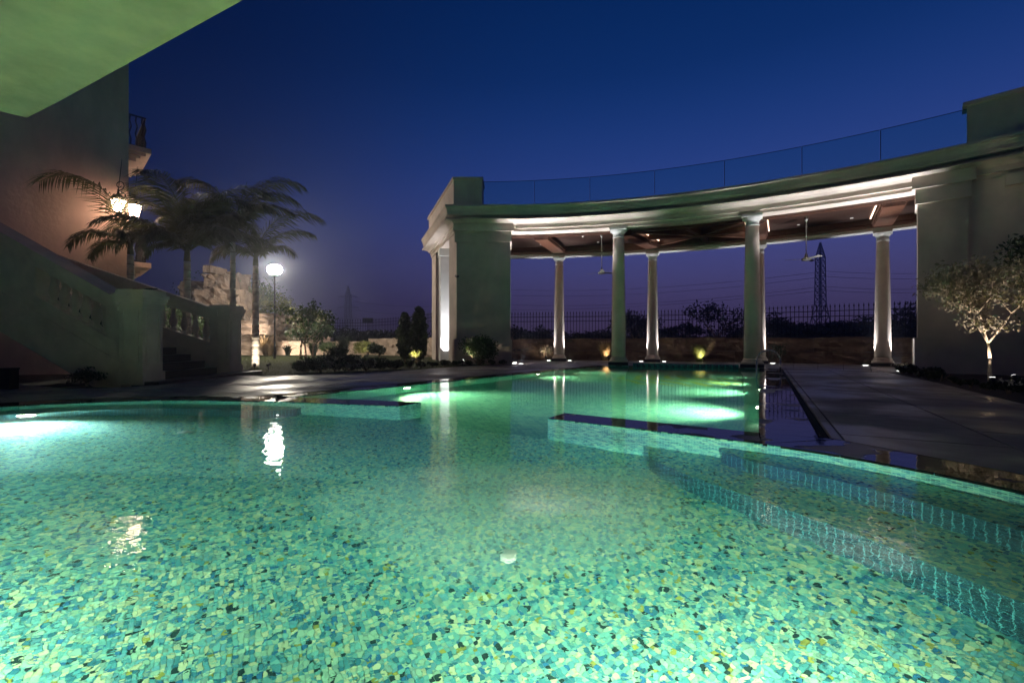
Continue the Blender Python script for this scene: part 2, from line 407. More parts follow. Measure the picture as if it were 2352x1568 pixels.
def swirl(nt, uv, src):
    n = nt.nodes; l = nt.links
    t = n.new('ShaderNodeTexCoord'); mp = n.new('ShaderNodeMapping'); mp.inputs['Location'].default_value = (-4.3, -11.6, 0)
    mp2 = n.new('ShaderNodeVectorMath'); mp2.operation = 'SUBTRACT'; mp2.inputs[1].default_value = (4.0, 11.2, 0); l.new(t.outputs['Object'], mp2.inputs[0])
    ln = n.new('ShaderNodeVectorMath'); ln.operation = 'LENGTH'; ml = n.new('ShaderNodeVectorMath'); ml.operation = 'MULTIPLY'; ml.inputs[1].default_value = (1, 1, 0)
    l.new(mp2.outputs[0], ml.inputs[0]); l.new(ml.outputs[0], ln.inputs[0])
    w = n.new('ShaderNodeTexWave'); w.wave_type = 'BANDS'; w.inputs['Scale'].default_value = .8; w.inputs['Distortion'].default_value = 9; w.inputs['Detail'].default_value = 1; w.inputs['Detail Scale'].default_value = .6
    l.new(mp2.outputs[0], w.inputs['Vector'])
    g = n.new('ShaderNodeMath'); g.operation = 'GREATER_THAN'; g.inputs[1].default_value = .62; l.new(w.outputs['Fac'], g.inputs[0])
    h = n.new('ShaderNodeMath'); h.operation = 'LESS_THAN'; h.inputs[1].default_value = 1.5; l.new(ln.outputs['Value'], h.inputs[0])
    k = n.new('ShaderNodeMath'); k.operation = 'MULTIPLY'; l.new(g.outputs[0], k.inputs[0]); l.new(h.outputs[0], k.inputs[1])
    x = n.new('ShaderNodeMixRGB'); l.new(k.outputs[0], x.inputs[0]); l.new(src, x.inputs[1]); x.inputs[2].default_value = (.42, .50, .05, 1)
    n.remove(mp); return x.outputs[0]
M['mosaic_emblem'] = tile_mat('mosaic_emblem', [((.14, .44, .40), 20), ((.20, .52, .46), 18), ((.10, .37, .40), 16), ((.28, .60, .50), 8)], (.40, .66, .52), .10, .05, .12, swirl=swirl, brick=True)
b = MB(); b.prism(far_poly, FARF-.1, FARF, bottom=False, sides=False); b.build('far_floor', M['mosaic_emblem'], basin, uv=R(-31))
b = MB(); b.quad((*SA, FARF), (*SE, FARF), (*SE, FLOOR), (*SA, FLOOR)); b.build('floor_step', M['mosaic_wall'], basin, uv=0)
def wall_strip(pts, z0, z1, name, m):
    b = MB()
    u = 0
    n = len(pts); b.v = [(p[0], p[1], z0) for p in pts]+[(p[0], p[1], z1) for p in pts]
    b.f = [(k, k+1, n+k+1, n+k) for k in range(n-1)]
    o = b.build(name, m, basin); me = o.data; ul = me.uv_layers.new(name='UVMap').data
    L = [0]
    for a, c in zip(pts[:-1], pts[1:]): L.append(L[-1]+math.hypot(c[0]-a[0], c[1]-a[1]))
    for p in me.polygons:
        for li in p.loop_indices:
            vi = me.loops[li].vertex_index; ul[li].uv = (L[vi % n], me.vertices[vi].co.z)
    return o
wall_strip(nearL+[SA], FLOOR, -.004, 'basin_wall', M['mosaic_wall'])
wall_strip([SA, SB, SC], FARF, -.004, 'basin_wall', M['mosaic_wall'])
wall_strip([SC]+far_arc+[SG], FARF, -.004, 'basin_wall', M['mosaic_far'])
wall_strip([SG, SF, SE], FARF, -.004, 'basin_wall', M['mosaic_wall'])
wall_strip([SE]+nearR, FLOOR, -.004, 'basin_wall', M['mosaic_wall'])
wall_strip([nearR[-1], (0, .3), nearL[0]], FLOOR, -.004, 'basin_wall', M['mosaic_wall'])
# entry steps on the right, a bench along the back left
st1 = smooth_path([(1.80, 3.90), (1.70, 3.66), (1.80, 3.40), (1.99, 3.12), (2.22, 2.72), (2.38, 2.33), (2.53, 1.75), (2.58, 1.0), (2.56, .3)], 5)
st2 = smooth_path([(1.30, 4.25), (1.18, 3.9), (1.28, 3.48), (1.50, 3.06), (1.78, 2.55), (1.93, 2.18), (2.08, 1.68), (2.13, 1.0), (2.10, .3)], 5)
bench = smooth_path([(-8.2, 1.8), (-7.9, 3.1), (-7.35, 4.25), (-6.7, 4.98), (-6.05, 5.5), (-5.35, 5.86), (-4.65, 5.98), (-3.95, 5.95), (-3.3, 5.84), (-2.9, 5.98), (-2.86, 6.22)], 5)
for line, z, under in ((st1, -.30, -.62), (st2, -.62, FLOOR)):
    b = MB(); b.prism(line+nearR[::-1], z-.02, z, bottom=False, sides=False); b.build('pool_step', M['mosaic'], basin, uv=R(31))
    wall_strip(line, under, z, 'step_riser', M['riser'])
b = MB(); b.prism(bench+nearL[::-1][1:-4], -.42, -.40, bottom=False, sides=False); b.build('pool_bench', M['mosaic'], basin, uv=R(31))
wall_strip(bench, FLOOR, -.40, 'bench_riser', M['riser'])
# individual mosaic tiles of the near floor, where they show largest
P_ = .0205; ca, sa = math.cos(R(31)), math.sin(R(31))
cells = []
tread2 = st2+[(3.3, .3), (3.3, 4.4)]
for i in range(-300, 300):
    for j in range(-300, 300):
        u, v = (i+.5)*P_, (j+.5)*P_
        x, y = u*ca-v*sa, u*sa+v*ca
        if y < .95 or y > 3.6 or abs(x) > y*1.25+.2 or x < -3.9: continue
        if x > 1.1 and inside((x, y), tread2): continue
        cells.append((x*x+(y-1.2)**2, x, y))
cells.sort()
def tile_verts(x, y):
    h = P_*.45; t = random.uniform(-.0006, .0006); s_ = random.uniform(-.0006, .0006); out = []
    for dx, dy in ((-h, -h), (h, -h), (h, h), (-h, h)):
        out.append((x+dx*ca-dy*sa, y+dx*sa+dy*ca, FLOOR+.0022+t*(1 if dx > 0 else -1)+s_*(1 if dy > 0 else -1)))
    return out
for _, x, y in cells[:300]:
    b = MB(); tv = tile_verts(x, y); b.quad(*tv)
    lo = [(q[0], q[1], FLOOR+.0003) for q in tv]; b.v += lo
    b.f += [(k, (k+1) % 4+4 if False else k+4, (k+1) % 4+4, (k+1) % 4) for k in range(4)]
    b.build('tile', M['mosaic'], basin, uv=R(31))
b = MB()
for _, x, y in cells[300:]: b.quad(*tile_verts(x, y))
o = b.build('small_tiles', M['mosaic'], basin, uv=R(31)); o['kind'] = 'stuff'
# raised tiled rim of the spa at the far end
b = MB(); rim = [pol(18.92, a) for a in np.linspace(17.6, 27.6, 16)]; rim2 = [pol(19.22, a) for a in np.linspace(17.6, 27.6, 16)]
b.prism(rim+rim2[::-1], -.5, .10); spa = b.build('spa_rim', M['spa_tile'], None, uv=0); tag(spa, 'low curved rim of dark teal mosaic at the far pool end between two front columns', 'spa wall')
# water body
big = []
def grow_poly(poly, e):
    out = []; n = len(poly); ar = sum(poly[i-1][0]*poly[i][1]-poly[i][0]*poly[i-1][1] for i in range(n)); sg = 1 if ar > 0 else -1
    for i in range(n):
        p0, p1, p2 = Vector(poly[i-1]), Vector(poly[i]), Vector(poly[(i+1) % n]); d0 = (p1-p0).normalized(); d1 = (p2-p1).normalized()
        n0 = Vector((d0.y, -d0.x))*sg; n1 = Vector((d1.y, -d1.x))*sg; q = (n0+n1).normalized(); out.append(tuple(p1+q*e/max(.4, q.dot(n0))))
    return out
b = MB(); b.prism(grow_poly([(p[0], p[1]) for p in pool], .02), -1.25, WZ); w = b.build('water', M['water'], None); struct(w)

PW = 2.15
m_ = bpy.data.materials.new('bubbly_water'); m_.use_nodes = True; n_ = m_.node_tree.nodes; n_.clear()
o_ = n_.new('ShaderNodeOutputMaterial'); q_ = n_.new('ShaderNodeVolumeScatter'); q_.inputs['Color'].default_value = (.55, 1, .80, 1); q_.inputs['Density'].default_value = .62; q_.inputs['Anisotropy'].default_value = .2
m_.node_tree.links.new(q_.outputs[0], o_.inputs['Volume']); M['bubbles'] = m_
bm = bmesh.new(); bmesh.ops.create_icosphere(bm, subdivisions=3, radius=1)
for v in bm.verts:
    k_ = 1+.18*math.sin(v.co.x*5+v.co.y*3)*math.cos(v.co.y*6); v.co = (.05+v.co.x*1.15*k_, 2.75+v.co.y*.75*k_, -.46+v.co.z*.38)
me = bpy.data.meshes.new('jet_bubbles'); bm.to_mesh(me); bm.free(); me.materials.append(M['bubbles']); o = bpy.data.objects.new('jet_bubbles', me); C.objects.link(o)
tag(o, 'milky plume of air bubbles under the surface in the middle of the near pool', 'bubbles', kind='stuff')
# pool fittings
def pool_lamp(x, y, z, dx, dy, power, label, col=(.72, 1.0, .50), ang=150):
    col = (min(1, col[0]*1.15), .90 if y < 1 else .97, min(1, col[2]*(1.45 if y < 1 else 1.4)))
    d = Vector((dx, dy, 0)).normalized(); t = thing('pool_light', label, 'pool light', (x, y, z), 'underwater lights set in the pool walls')
    rim = MB(); c = Vector((x, y, z)); rim.tube(c-d*.01, c+d*.012, .10, .10, 20); rim.build('rim', M['steel'], t)
    ln = MB(); ln.tube(c+d*.012, c+d*.035, .085, .05, 20); ln.build('lens', M['e_pool'], t)
    spot('lamp', tuple(c+d*.06), tuple(c+d*2+Vector((0, 0, -.28 if y < 1 else (-.7 if z < -.5 else -1.3)))), power*PW, col, ang, .9, .05, t)
RW = Vector((5.55, 9.97)).normalized()      # along the right wall
for k, (x, y) in enumerate([(3.36, 6.15), (4.58, 8.33), (5.47, 9.93), (6.36, 11.5)]):
    x -= .02
    pool_lamp(x, y, -.42, -RW.y, RW.x, [300, 210, 170, 140][k], ['nearest of the four lamps in the right hand pool wall', 'second lamp along the right pool wall counted from the dark spur',
              'third lamp along the right pool wall with a pale blue glow', 'farthest lamp of the right pool wall close to the ladder'][k], (.92, 1, .36), 100)
LW = Vector((6.88, 9.67)).normalized()
for k, s_ in enumerate((2.25, 6.9, 8.9)):
    x, y = SC[0]+LW.x*s_+.02, SC[1]+LW.y*s_
    pool_lamp(x, y, -.40, LW.y, -LW.x, [300, 130, 100][k], ['bright lamp in the left pool wall below the lit pier reflection', 'small lamp in the left pool wall in front of the bush',
              'farthest lamp of the left pool wall near the front column'][k], (.95, 1, .34), 100)
pool_lamp(-5.90, 5.53, -.55, .50, -.86, 420, 'glaring white lamp under the water at the left edge of the near pool', (.82, 1, .66), 130)
pool_lamp(-2.6, .34, -.42, .05, 1, 330, 'lamp in the near pool wall left below the viewer', (.95, 1, .42), 150)
pool_lamp(.75, .34, -.42, -.06, 1, 310, 'lamp in the near pool wall right below the viewer', (.95, 1, .40), 112)
def disc(x, y, z, r, label):
    b = MB(); b.lathe([(r, 0), (r, .006), (r*.8, .012), (.001, .014)], (x, y, z), 20)
    t = b.build('inlet_cover', M['white'], None, True); tag(t, label, 'inlet cover', 'round white inlet covers in the pool')
disc(-.02, 2.62, FLOOR+.003, .055, 'round white inlet cover on the near pool floor at the bottom centre')
disc(-5.35, 6.12, -.398, .07, 'round white inlet cover on the bench at the back left of the pool')
disc(-3.6, 5.0, FLOOR+.003, .07, 'round white inlet cover on the floor left of the lamp reflection')

# ------------------------------------------------------------------ ground, deck, coping
hole = [(p[0], p[1]) for p in pool]
def holed(outer, hole, z, name, m):
    vs = [Vector((*p, 0)) for p in outer]; hs = [Vector((*p, 0)) for p in hole]
    tr = tessellate_polygon([vs, hs]); b = MB(); allv = vs+hs; b.v = [(q.x, q.y, z) for q in allv]
    for t in tr:
        a, c, d = (allv[k] for k in t)
        b.f.append(tuple(t) if (c-a).cross(d-a).z > 0 else tuple(t[::-1]))
    return struct(b.build(name, m))
holed([(-380, -60), (380, -60), (380, 350), (-380, 350)], hole, -.06, 'ground', M['ground'])
deck = thing('pool_deck', '', ''); del deck['label'], deck['category']; deck['kind'] = 'structure'
cop = thing('pool_coping', '', ''); del cop['label'], cop['category']; cop['kind'] = 'structure'
npav = [0]
def pave(region, ang, pw, ph, z=0.0, m='paver', gap=.008):
    ca_, sa_ = math.cos(ang), math.sin(ang)
    tr = [(x*ca_+y*sa_, -x*sa_+y*ca_) for x, y in region]
    x0, x1 = min(p[0] for p in tr), max(p[0] for p in tr); y0, y1 = min(p[1] for p in tr), max(p[1] for p in tr)
    j = 0; y = y0
    while y < y1:
        x = x0-(pw/2 if j % 2 else 0)
        while x < x1:
            c = clip(tr, [(x+gap, y+gap), (x+pw-gap, y+gap), (x+pw-gap, y+ph-gap), (x+gap, y+ph-gap)])
            if len(c) > 2 and area(c) > .01:
                cc = [(q[0]*ca_-q[1]*sa_, q[0]*sa_+q[1]*ca_) for q in c]
                b = MB(); b.prism(cc, z-.045, z+random.uniform(-.0015, .0015), bottom=False); b.build('paver', M[m], deck); npav[0] += 1
            x += pw
        y += ph; j += 1
left_in = smooth_path([(-9.1, .3), (-9.15, 1.85), (-8.8, 3.5), (-8.1, 4.9), (-7.25, 5.78), (-6.5, 6.36), (-5.6, 6.78), (-4.72, 6.88), (-4.0, 6.86), (-3.68, 7.08)], 3)
left_poly = left_in+[(3.20, 16.70)]+[pol(19.2, a) for a in (12.5, 9, 5, 4.0)]+[(-.25, 17.1), (-1.0, 16.6), (-1.77, 15.65), (-3.17, 13.3), (-4.15, 12.4), (-5.56, 11.4), (-6.1, 11.1), (-6.85, 11.2), (-6.85, 9.2), (-7.0, 8.25), (-7.8, 8.0), (-10.9, 9.5), (-14, 9.6), (-14, .3)]
pave(left_poly, R(55), 1.2, .9)
right_in = [(2.72, 3.80), (2.86, 3.45), (3.05, 3.0), (3.22, 2.5), (3.36, 1.8), (3.42, 1.0), (3.4, .3)]
right_poly = [(2.70, 3.84), (8.74, 14.72)]+[pol(19.2, a) for a in (34.5, 38, 41)]+[(10.25, 12.35), (8.6, 9.2), (6.72, 5.97), (5.3, 3.2), (4.6, .3)]+right_in[::-1]
pave(right_poly, R(61), 1.5, 1.1)
for j in range(6):
    for k in range(21):
        a0 = 3.6+k*1.9; r0 = 19.22+j*.8; g = .02
        if r0 < 19.9 and False: continue
        poly = [pol(r0, a0+g), pol(r0, a0+1.9-g), pol(r0+.79, a0+1.9-g), pol(r0+.79, a0+g)]
        b = MB(); b.prism(poly, -.05, random.uniform(-.001, .001), bottom=False); b.build('paver', M['paver'], deck)
def strip(A, B, n, m='wet', name='coping_stone', z=-.003, gap=.004):
    a = resample(A, n*4); c = resample(B, n*4)
    for i in range(n):
        ia = a[i*4:i*4+5]; ic = c[i*4:i*4+5]
        ia = [p.copy() for p in ia]; ic = [p.copy() for p in ic]
        for L_ in (ia, ic):
            d = (L_[-1]-L_[0]).normalized()*gap/2; L_[0] += d; L_[-1] -= d
        poly = [tuple(p) for p in ia]+[tuple(p) for p in ic[::-1]]
        b = MB(); b.prism(poly, -.05, z, bottom=False); b.build(name, M[m], cop)
strip(nearL, left_in[:-3]+[(-3.62, 6.93)], 18)
strip([SC, tuple(Vector(SC).lerp(Vector(far_arc[0]), .97))], [(-3.62, 7.0), (3.2, 16.55)], 16)
strip([SG, far_arc[-1]], [(2.60, 3.86), (8.62, 14.62)], 16)
strip(nearR, right_in, 7)
strip([(-3.24, 6.262), SA], [(-3.33, 6.826), SB], 3)
strip([SE, (2.0, 3.652)], [SF, SG], 3)
strip([(2.003, 3.65), (2.006, 3.647)], [(2.224, 4.09), (2.7, 3.82)], 1)
# dark infill in the drain line
b = MB(); b.sweep([(2.665, 3.83), (8.70, 14.70)], [(-.05, -.05), (.05, -.05), (.05, -.03), (-.05, -.03)]); o = b.build('slot_drain', M['duct']); tag(o, 'long black slot drain running along the right side of the pool deck', 'drain')
# far edge kerb plinth
b = MB(); a1 = [pol(19.15, a) for a in np.linspace(15.2, 29.4, 12)]; a2 = [pol(19.22, a) for a in np.linspace(15.2, 29.4, 12)]
b.prism(a1+a2[::-1], -.05, -.002, bottom=False); b.build('coping_stone', M['wet'], cop)

lawn_poly = [(-.25, 17.15), (-1.0, 16.65), (-1.77, 15.75), (-3.17, 13.4), (-4.15, 12.5), (-5.56, 11.5), (-6.1, 11.3), (-6.85, 12.2), (-9, 13.2), (-14, 20), (-24, 33.5), (-4, 32.5), (-1.5, 24.5), (-2.3, 19)]
b = MB(); b.prism(lawn_poly, -.05, -.012, bottom=False); struct(b.build('lawn', M['lawn']))
b = MB()
for _ in range(16000):
    x, y = random.uniform(-14, 0), random.uniform(11.5, 26)
    if not inside((x, y), lawn_poly): continue
    h = random.uniform(.02, .05); a = random.uniform(0, PI); w_ = .006
    b.quad((x-w_*math.cos(a), y-w_*math.sin(a), -.012), (x+w_*math.cos(a), y+w_*math.sin(a), -.012), (x+random.uniform(-.02, .02), y+random.uniform(-.02, .02), h))
tag(b.build('grass', M['blade']), 'short dark mown grass of the lawn beyond the pool deck', 'grass', kind='stuff')
b = MB(); b.prism([(10.3, 12.5), (8.65, 9.2), (6.77, 5.93), (5.35, 3.2), (4.65, .3), (20, .3), (20, 12), (13, 12.6)], -.05, -.02, bottom=False); struct(b.build('soil_bed', M['soil']))
b = MB(); b.prism([(-24, 14.2), (-12.6, 14.2), (-12.2, 18.6), (-24, 19.2)], -.05, .005, bottom=False); struct(b.build('path', M['path']))

# ------------------------------------------------------------------ colonnade
SOF = 5.02; TOP = 5.90; RSOF = 4.68; CEIL = 5.10
col_root = thing('colonnade', 'long curved pool pavilion of pale stone with round columns and a heavy cornice', 'pavilion', (*pol(21, 23), 0))
def column(r, a, top, rb, rt, lab=None):
    x, y = pol(r, a)
    e = bpy.data.objects.new('column', None); C.objects.link(e); e.parent = col_root; e.matrix_parent_inverse = Matrix.Translation(-col_root.location); e.location = (x, y, 0)
    if lab: e['label'] = lab
    def L(bm, n, m, sm=True): o = bm.build(n, m, None, sm); return local(o, e)
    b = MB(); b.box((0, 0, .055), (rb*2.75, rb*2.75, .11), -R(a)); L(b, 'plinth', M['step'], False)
    b = MB(); b.lathe([(rb*1.28, .11), (rb*1.34, .14), (rb*1.28, .19), (rb*1.12, .215), (rb*1.16, .24), (rb*1.08, .27), (rb, .30)], n=32); L(b, 'base', M['stucco'])
    h = top; b = MB(); pr = [(rb, .30)]
    for k in range(1, 9):
        t = k/8; pr.append((rb+(rt-rb)*(t**1.6), .30+(h-.36-.30)*t))
    b.lathe(pr, n=36); L(b, 'shaft', M['stucco'])
    b = MB(); b.lathe([(rt, h-.36), (rt*1.09, h-.35), (rt*1.09, h-.325), (rt, h-.315), (rt, h-.2), (rt*1.12, h-.18), (rt*1.4, h-.115), (rt*1.45, h-.08), (rt*1.45, h-.078)], n=36); L(b, 'capital', M['white'])
    b = MB(); b.box((0, 0, h-.038), (rt*3.05, rt*3.05, .076), -R(a)); L(b, 'abacus', M['white'], False)
    return e
column(19.76, 16.0, SOF, .255, .20); column(19.70, 28.75, SOF, .255, .20)
REAR = [(23.0, 9.1), (23.0, 19.15), (23.05, 29.2), (23.05, 38.65)]
for r, a in REAR: column(r, a, RSOF, .235, .175)
arc = [pol(19.5, a) for a in np.linspace(54, 5.2, 60)]
epath = arc+[(.0, 17.20), (-2.12, 17.20), (-4.02, 22.6)]
entab = MB()
prof = [(-.5, SOF), (0, SOF), (0, SOF+.13), (.02, SOF+.13), (.02, SOF+.15), (.045, SOF+.155), (.045, SOF+.235), (.10, SOF+.24), (.12, SOF+.27), (.18, SOF+.32), (.33, SOF+.355), (.45, SOF+.36),
        (.45, SOF+.395), (.12, SOF+.40), (.12, SOF+.525), (.37, SOF+.53), (.37, SOF+.57), (.39, SOF+.58), (.395, SOF+.66), (.43, SOF+.76), (.46, SOF+.80), (.48, SOF+.81), (.48, TOP), (-.5, TOP)]
# travel right-to-left along the arc: the pool side is on the left hand
entab.sweep(epath, [(o, z) for o, z in prof]); en = entab.build('entablature', M['stucco'], col_root, recalc=True)
def along(path, step, off):
    P = [Vector(p) for p in path]; out = []; acc = step/2
    for a, c in zip(P[:-1], P[1:]):
        L_ = (c-a).length; d = (c-a)/L_; nn = Vector((-d.y, d.x))
        while acc < L_: q = a+d*acc+nn*off; out.append((q.x, q.y, math.atan2(d.y, d.x))); acc += step
        acc -= L_
    return out
def pieces(name, pts, size, z, m, parent):
    me = None
    for x, y, a in pts:
        if me is None:
            b = MB(); b.box((0, 0, 0), size); o = b.build(name, m, None); me = o.data
        else:
            o = bpy.data.objects.new(name, me); C.objects.link(o)
        o.parent = parent; o.matrix_parent_inverse = Matrix.Translation(-parent_loc(parent)); o.location = (x, y, z); o.rotation_euler = (0, 0, a)
def parent_loc(p):
    return col_root.location if p in (col_root, en) else p.location
inner = [pol(19.5, a) for a in np.linspace(40.4, 5.2, 50)]
pieces('dentil', along(inner, .17, .07), (.095, .06, .066), SOF+.195, M['stucco'], en)
full = [pol(19.5, a) for a in np.linspace(52, 5.2, 60)]+[(0, 17.2), (-2.12, 17.2)]
pieces('modillion', along(full, .20, .235), (.07, .20, .122), SOF+.463, M['stucco'], en)
# rear beam and inner wood lining, roof
b = MB(); rr = [pol(22.8, a) for a in np.linspace(54, -2.6, 50)]; b.sweep(rr, [(-.42, RSOF), (0, RSOF), (0, RSOF+.10), (-.03, RSOF+.10), (-.03, CEIL), (-.42, CEIL)]); b.build('rear_beam', M['white'], col_root, recalc=True)
b = MB(); b.sweep(rr, [(-.028, RSOF+.105), (.07, RSOF+.105), (.09, RSOF+.2), (.03, RSOF+.24), (.03, CEIL-.002), (-.028, CEIL-.002)]); b.build('fascia_board', M['beam'], col_root, recalc=True)
b = MB(); rf = [pol(20.0, a) for a in np.linspace(54, 3.2, 50)]; b.sweep(rf, [(-.10, CEIL-.18), (-.002, CEIL-.18), (-.002, CEIL-.002), (-.10, CEIL-.002)]); b.build('fascia_board', M['beam'], col_root, recalc=True)
ca_ = [pol(19.98, a) for a in np.linspace(54, -.5, 40)]; cb_ = [pol(23.2, a) for a in np.linspace(54, -2.7, 40)]
b = MB(); b.prism(ca_+cb_[::-1], CEIL, CEIL+.02); b.build('ceiling', M['wood'], col_root)
cr_ = [pol(19.4, a) for a in np.linspace(54, 5, 40)]+[(-2.0, 17.3), (-3.9, 22.5)]; cb2 = [pol(23.3, a) for a in np.linspace(54, -2.7, 40)]
b = MB(); b.prism(cr_[:40]+cb2[::-1], CEIL+.025, TOP-.05); b.build('roof', M['stucco'], col_root)
def bar(p, q, w_, z0, z1, name, m, parent=col_root):
    p = Vector(p); q = Vector(q); d = q-p; b = MB(); c = (p+q)/2; b.box((c.x, c.y, (z0+z1)/2), (d.length, w_, z1-z0), math.atan2(d.y, d.x)); return b.build(name, m, parent)
for k, (r, a) in enumerate(REAR):
    f = [4.2+3.4, 16.6, 29.0, 39.3][k]; p = pol(20.02, f); q = pol(22.70, a)
    bar(p, q, .50, CEIL-.30, CEIL-.003, 'beam', M['beam'])
    for w_, za in ((.56, CEIL-.27), (.62, CEIL-.20)): bar(p, q, w_, za, za+.05, 'beam_moulding', M['beam'])
    d = (Vector(q)-Vector(p)).normalized(); nn = Vector((-d.y, d.x))
    for s_ in (-1, 1):
        p2 = Vector(p)+nn*s_*.345; q2 = Vector(q)+nn*s_*.345
        if k == 0: continue
        bar(p2+d*.05, q2-d*.15, .03, CEIL-.05, CEIL-.012, 'led_strip', M['e_strip'])
hub = Vector(pol(21.5, 24.0))
for tgt in [pol(20.1, 17.6), pol(20.1, 27.8), pol(22.7, 20.0), pol(22.7, 28.8), pol(20.1, 22.7), pol(22.72, 24.4), pol(21.4, 17.9), pol(21.5, 29.2)]:
    bar(hub, tgt, .17, CEIL-.20, CEIL-.004-random.uniform(0, .002), 'star_beam', M['beam'])
b = MB(); b.lathe([(.30, CEIL-.23), (.30, CEIL-.202)], (*hub, 0), 20); b.build('star_boss', M['beam'], col_root)
for r, a in [(20.7, 6.5), (22.2, 7.2), (21, 12), (22.2, 13.5), (20.9, 20), (22.3, 26), (20.8, 31.5), (22.2, 32.5), (20.8, 37), (22.2, 36.5), (20.7, 40.2), (22.2, 41)]:
    b = MB(); x, y = pol(r, a); b.lathe([(.045, -.006), (.05, -.001)], (x, y, CEIL), 14); b.build('downlight', M['e_dim'], col_root)
# piers
def prism_part(poly, z0, z1, name, m, parent=col_root): b = MB(); b.prism(poly, z0, z1); return b.build(name, m, parent)
def sector(r0, r1, a0, a1, n=6): return [pol(r0, a) for a in np.linspace(a0, a1, n)]+[pol(r1, a) for a in np.linspace(a1, a0, n)]
# left front pier
sd = Vector((-1.9, 5.4)).normalized()
def side(p, t): return (p[0]+sd.x*t, p[1]+sd.y*t)
FL = (-2.10, 17.26)
prism_part([FL, (-.95, 17.26), (-.95, 18.62), side(FL, 1.42)], .95, SOF-.003, 'pier', M['stucco'])
prism_part([(-.95, 17.19), (-.06, 17.19), (-.06, 18.66), (-.95, 18.66)], .95, 4.62, 'pilaster', M['stucco'])
prism_part([(-1.0, 17.15), (-.02, 17.15), (-.02, 18.68), (-1.0, 18.68)], 4.62, SOF-.003, 'pilaster_capital', M['stucco'])
prism_part([(-2.17, 17.22), (-1.55, 17.22), (-1.55, 17.27), (-2.05, 17.6)], 4.62, SOF-.004, 'pilaster_capital', M['stucco'])
prism_part([(-2.17, 17.19), (-.98, 17.19), (-.98, 17.12), (0, 17.12), (0, 18.7), (-.98, 18.7), (-2.6, 18.66)], 0, .95, 'pier_plinth', M['stucco'])
prism_part([(-2.20, 17.08), (.06, 17.08), (.06, 17.6), (-2.25, 17.6)], SOF+.002, SOF+.33, 'pier_architrave', M['stucco'])
# side: jambs and rear piers
q = side(FL, 3.2)
prism_part([(q[0]-.02, q[1]), (q[0]+.44, q[1]+.05), (q[0]+.30, q[1]+.55), (q[0]-.18, q[1]+.5)], 0, SOF-.33, 'pilaster', M['white'])
prism_part([(q[0]-.06, q[1]-.05), (q[0]+.49, q[1]), (q[0]+.34, q[1]+.6), (q[0]-.24, q[1]+.56)], SOF-.33, SOF-.004, 'pilaster_capital', M['white'])
q = side(FL, 4.55)
prism_part([q, (q[0]+.9, q[1]+.3), (q[0]+.7, q[1]+1.2), side(q, 1.1)], 0, SOF-.003, 'pier', M['stucco'])
# right pier, curving on with the cornice
prism_part(sector(19.53, 22.9, 43.7, 56, 10), .95, SOF-.003, 'pier', M['stucco'])
prism_part(sector(19.44, 20.6, 40.75, 43.7), .95, 4.62, 'pilaster', M['stucco'])
prism_part(sector(19.38, 20.64, 40.62, 43.85), 4.62, SOF-.003, 'pilaster_capital', M['stucco'])
prism_part(sector(19.36, 22.95, 40.55, 56, 10), 0, .95, 'pier_plinth', M['stucco'])
prism_part(sector(19.30, 19.62, 40.4, 44.1), SOF+.002, SOF+.33, 'pier_architrave', M['stucco'])
prism_part(sector(19.36, 19.62, 45.6, 56), SOF-.28, SOF-.003, 'pier_architrave', M['stucco'])
prism_part(sector(22.2, 23.3, 40.9, 43.5), 0, RSOF, 'pier', M['stucco'])
# parapets
def parapet(poly, cap, z0=TOP+.003, z1=7.0):
    prism_part(poly, z0, z1-.10, 'parapet', M['stucco']); prism_part(cap, z1-.10, z1, 'parapet_cap', M['stucco'])
parapet([(-2.18, 17.02), (-1.12, 17.02), (-1.12, 18.0), (-3.9, 22.8), (-4.1, 22.6), side((-2.18, 17.02), 5.8)], [(-2.22, 16.98), (-1.08, 16.98), (-1.08, 18.04), (-3.85, 22.86), side((-2.24, 16.98), 5.9)])
parapet(sector(19.28, 19.7, 43.6, 56, 10), sector(19.20, 19.78, 43.35, 56, 10), z1=7.02)
# pier camera
t = thing('security_camera', 'small black security camera on the left edge of the pier', 'security camera', (-2.12, 17.2, 3.35))
b = MB(); b.tube((-2.12, 17.24, 3.35), (-2.12, 17.10, 3.33), .015); b.build('bracket', M['black'], t)
b = MB(); b.tube((-2.12, 17.15, 3.33), (-2.02, 17.0, 3.29), .045, .05, 12); b.build('housing', M['black'], t)
# glass balustrade
gb = thing('glass_balustrade', 'frameless curved glass balustrade standing on the roof of the pavilion', 'balustrade', (*pol(19.35, 24), TOP))
ang = [2.3, 6.45, 11.4, 16.95, 22.45, 28.05, 33.3, 38.05, 43.3]; ang = [7.2*0+a for a in ang]
def ang_at(x):   # angle where a sight line over column x meets the glass circle
    best = min(np.linspace(1, 44, 2000), key=lambda a: abs(1176+1045*pol(19.32, a)[0]/pol(19.32, a)[1]-x)); return float(best)
ang = [ang_at(x) for x in (1110, 1227, 1354, 1503, 1663, 1841, 2021)]+[43.62]
for a0, a1 in zip(ang[:-1], ang[1:]):
    A = [pol(19.32, a) for a in np.linspace(a0+.03, a1-.03, 6)]; B = [pol(19.335, a) for a in np.linspace(a1-.03, a0+.03, 6)]
    b = MB(); b.v = [(p[0], p[1], TOP+.01) for p in A]+[(p[0], p[1], 6.86) for p in A]; b.f = [(k, k+1, 7+k, 6+k) for k in range(5)]
    b.build('glass_panel', M['glass'], gb)
    b = MB(); b.sweep(A, [(-.006, 6.862), (.006, 6.862), (.006, 6.875), (-.006, 6.875)]); b.build('glass_edge', M['glass_edge'], gb)
    x, y = A[0]; b = MB(); b.box((x, y, (TOP+6.86)/2), (.014, .014, 6.86-TOP), 0); b.build('glass_joint', M['glass_edge'], gb)
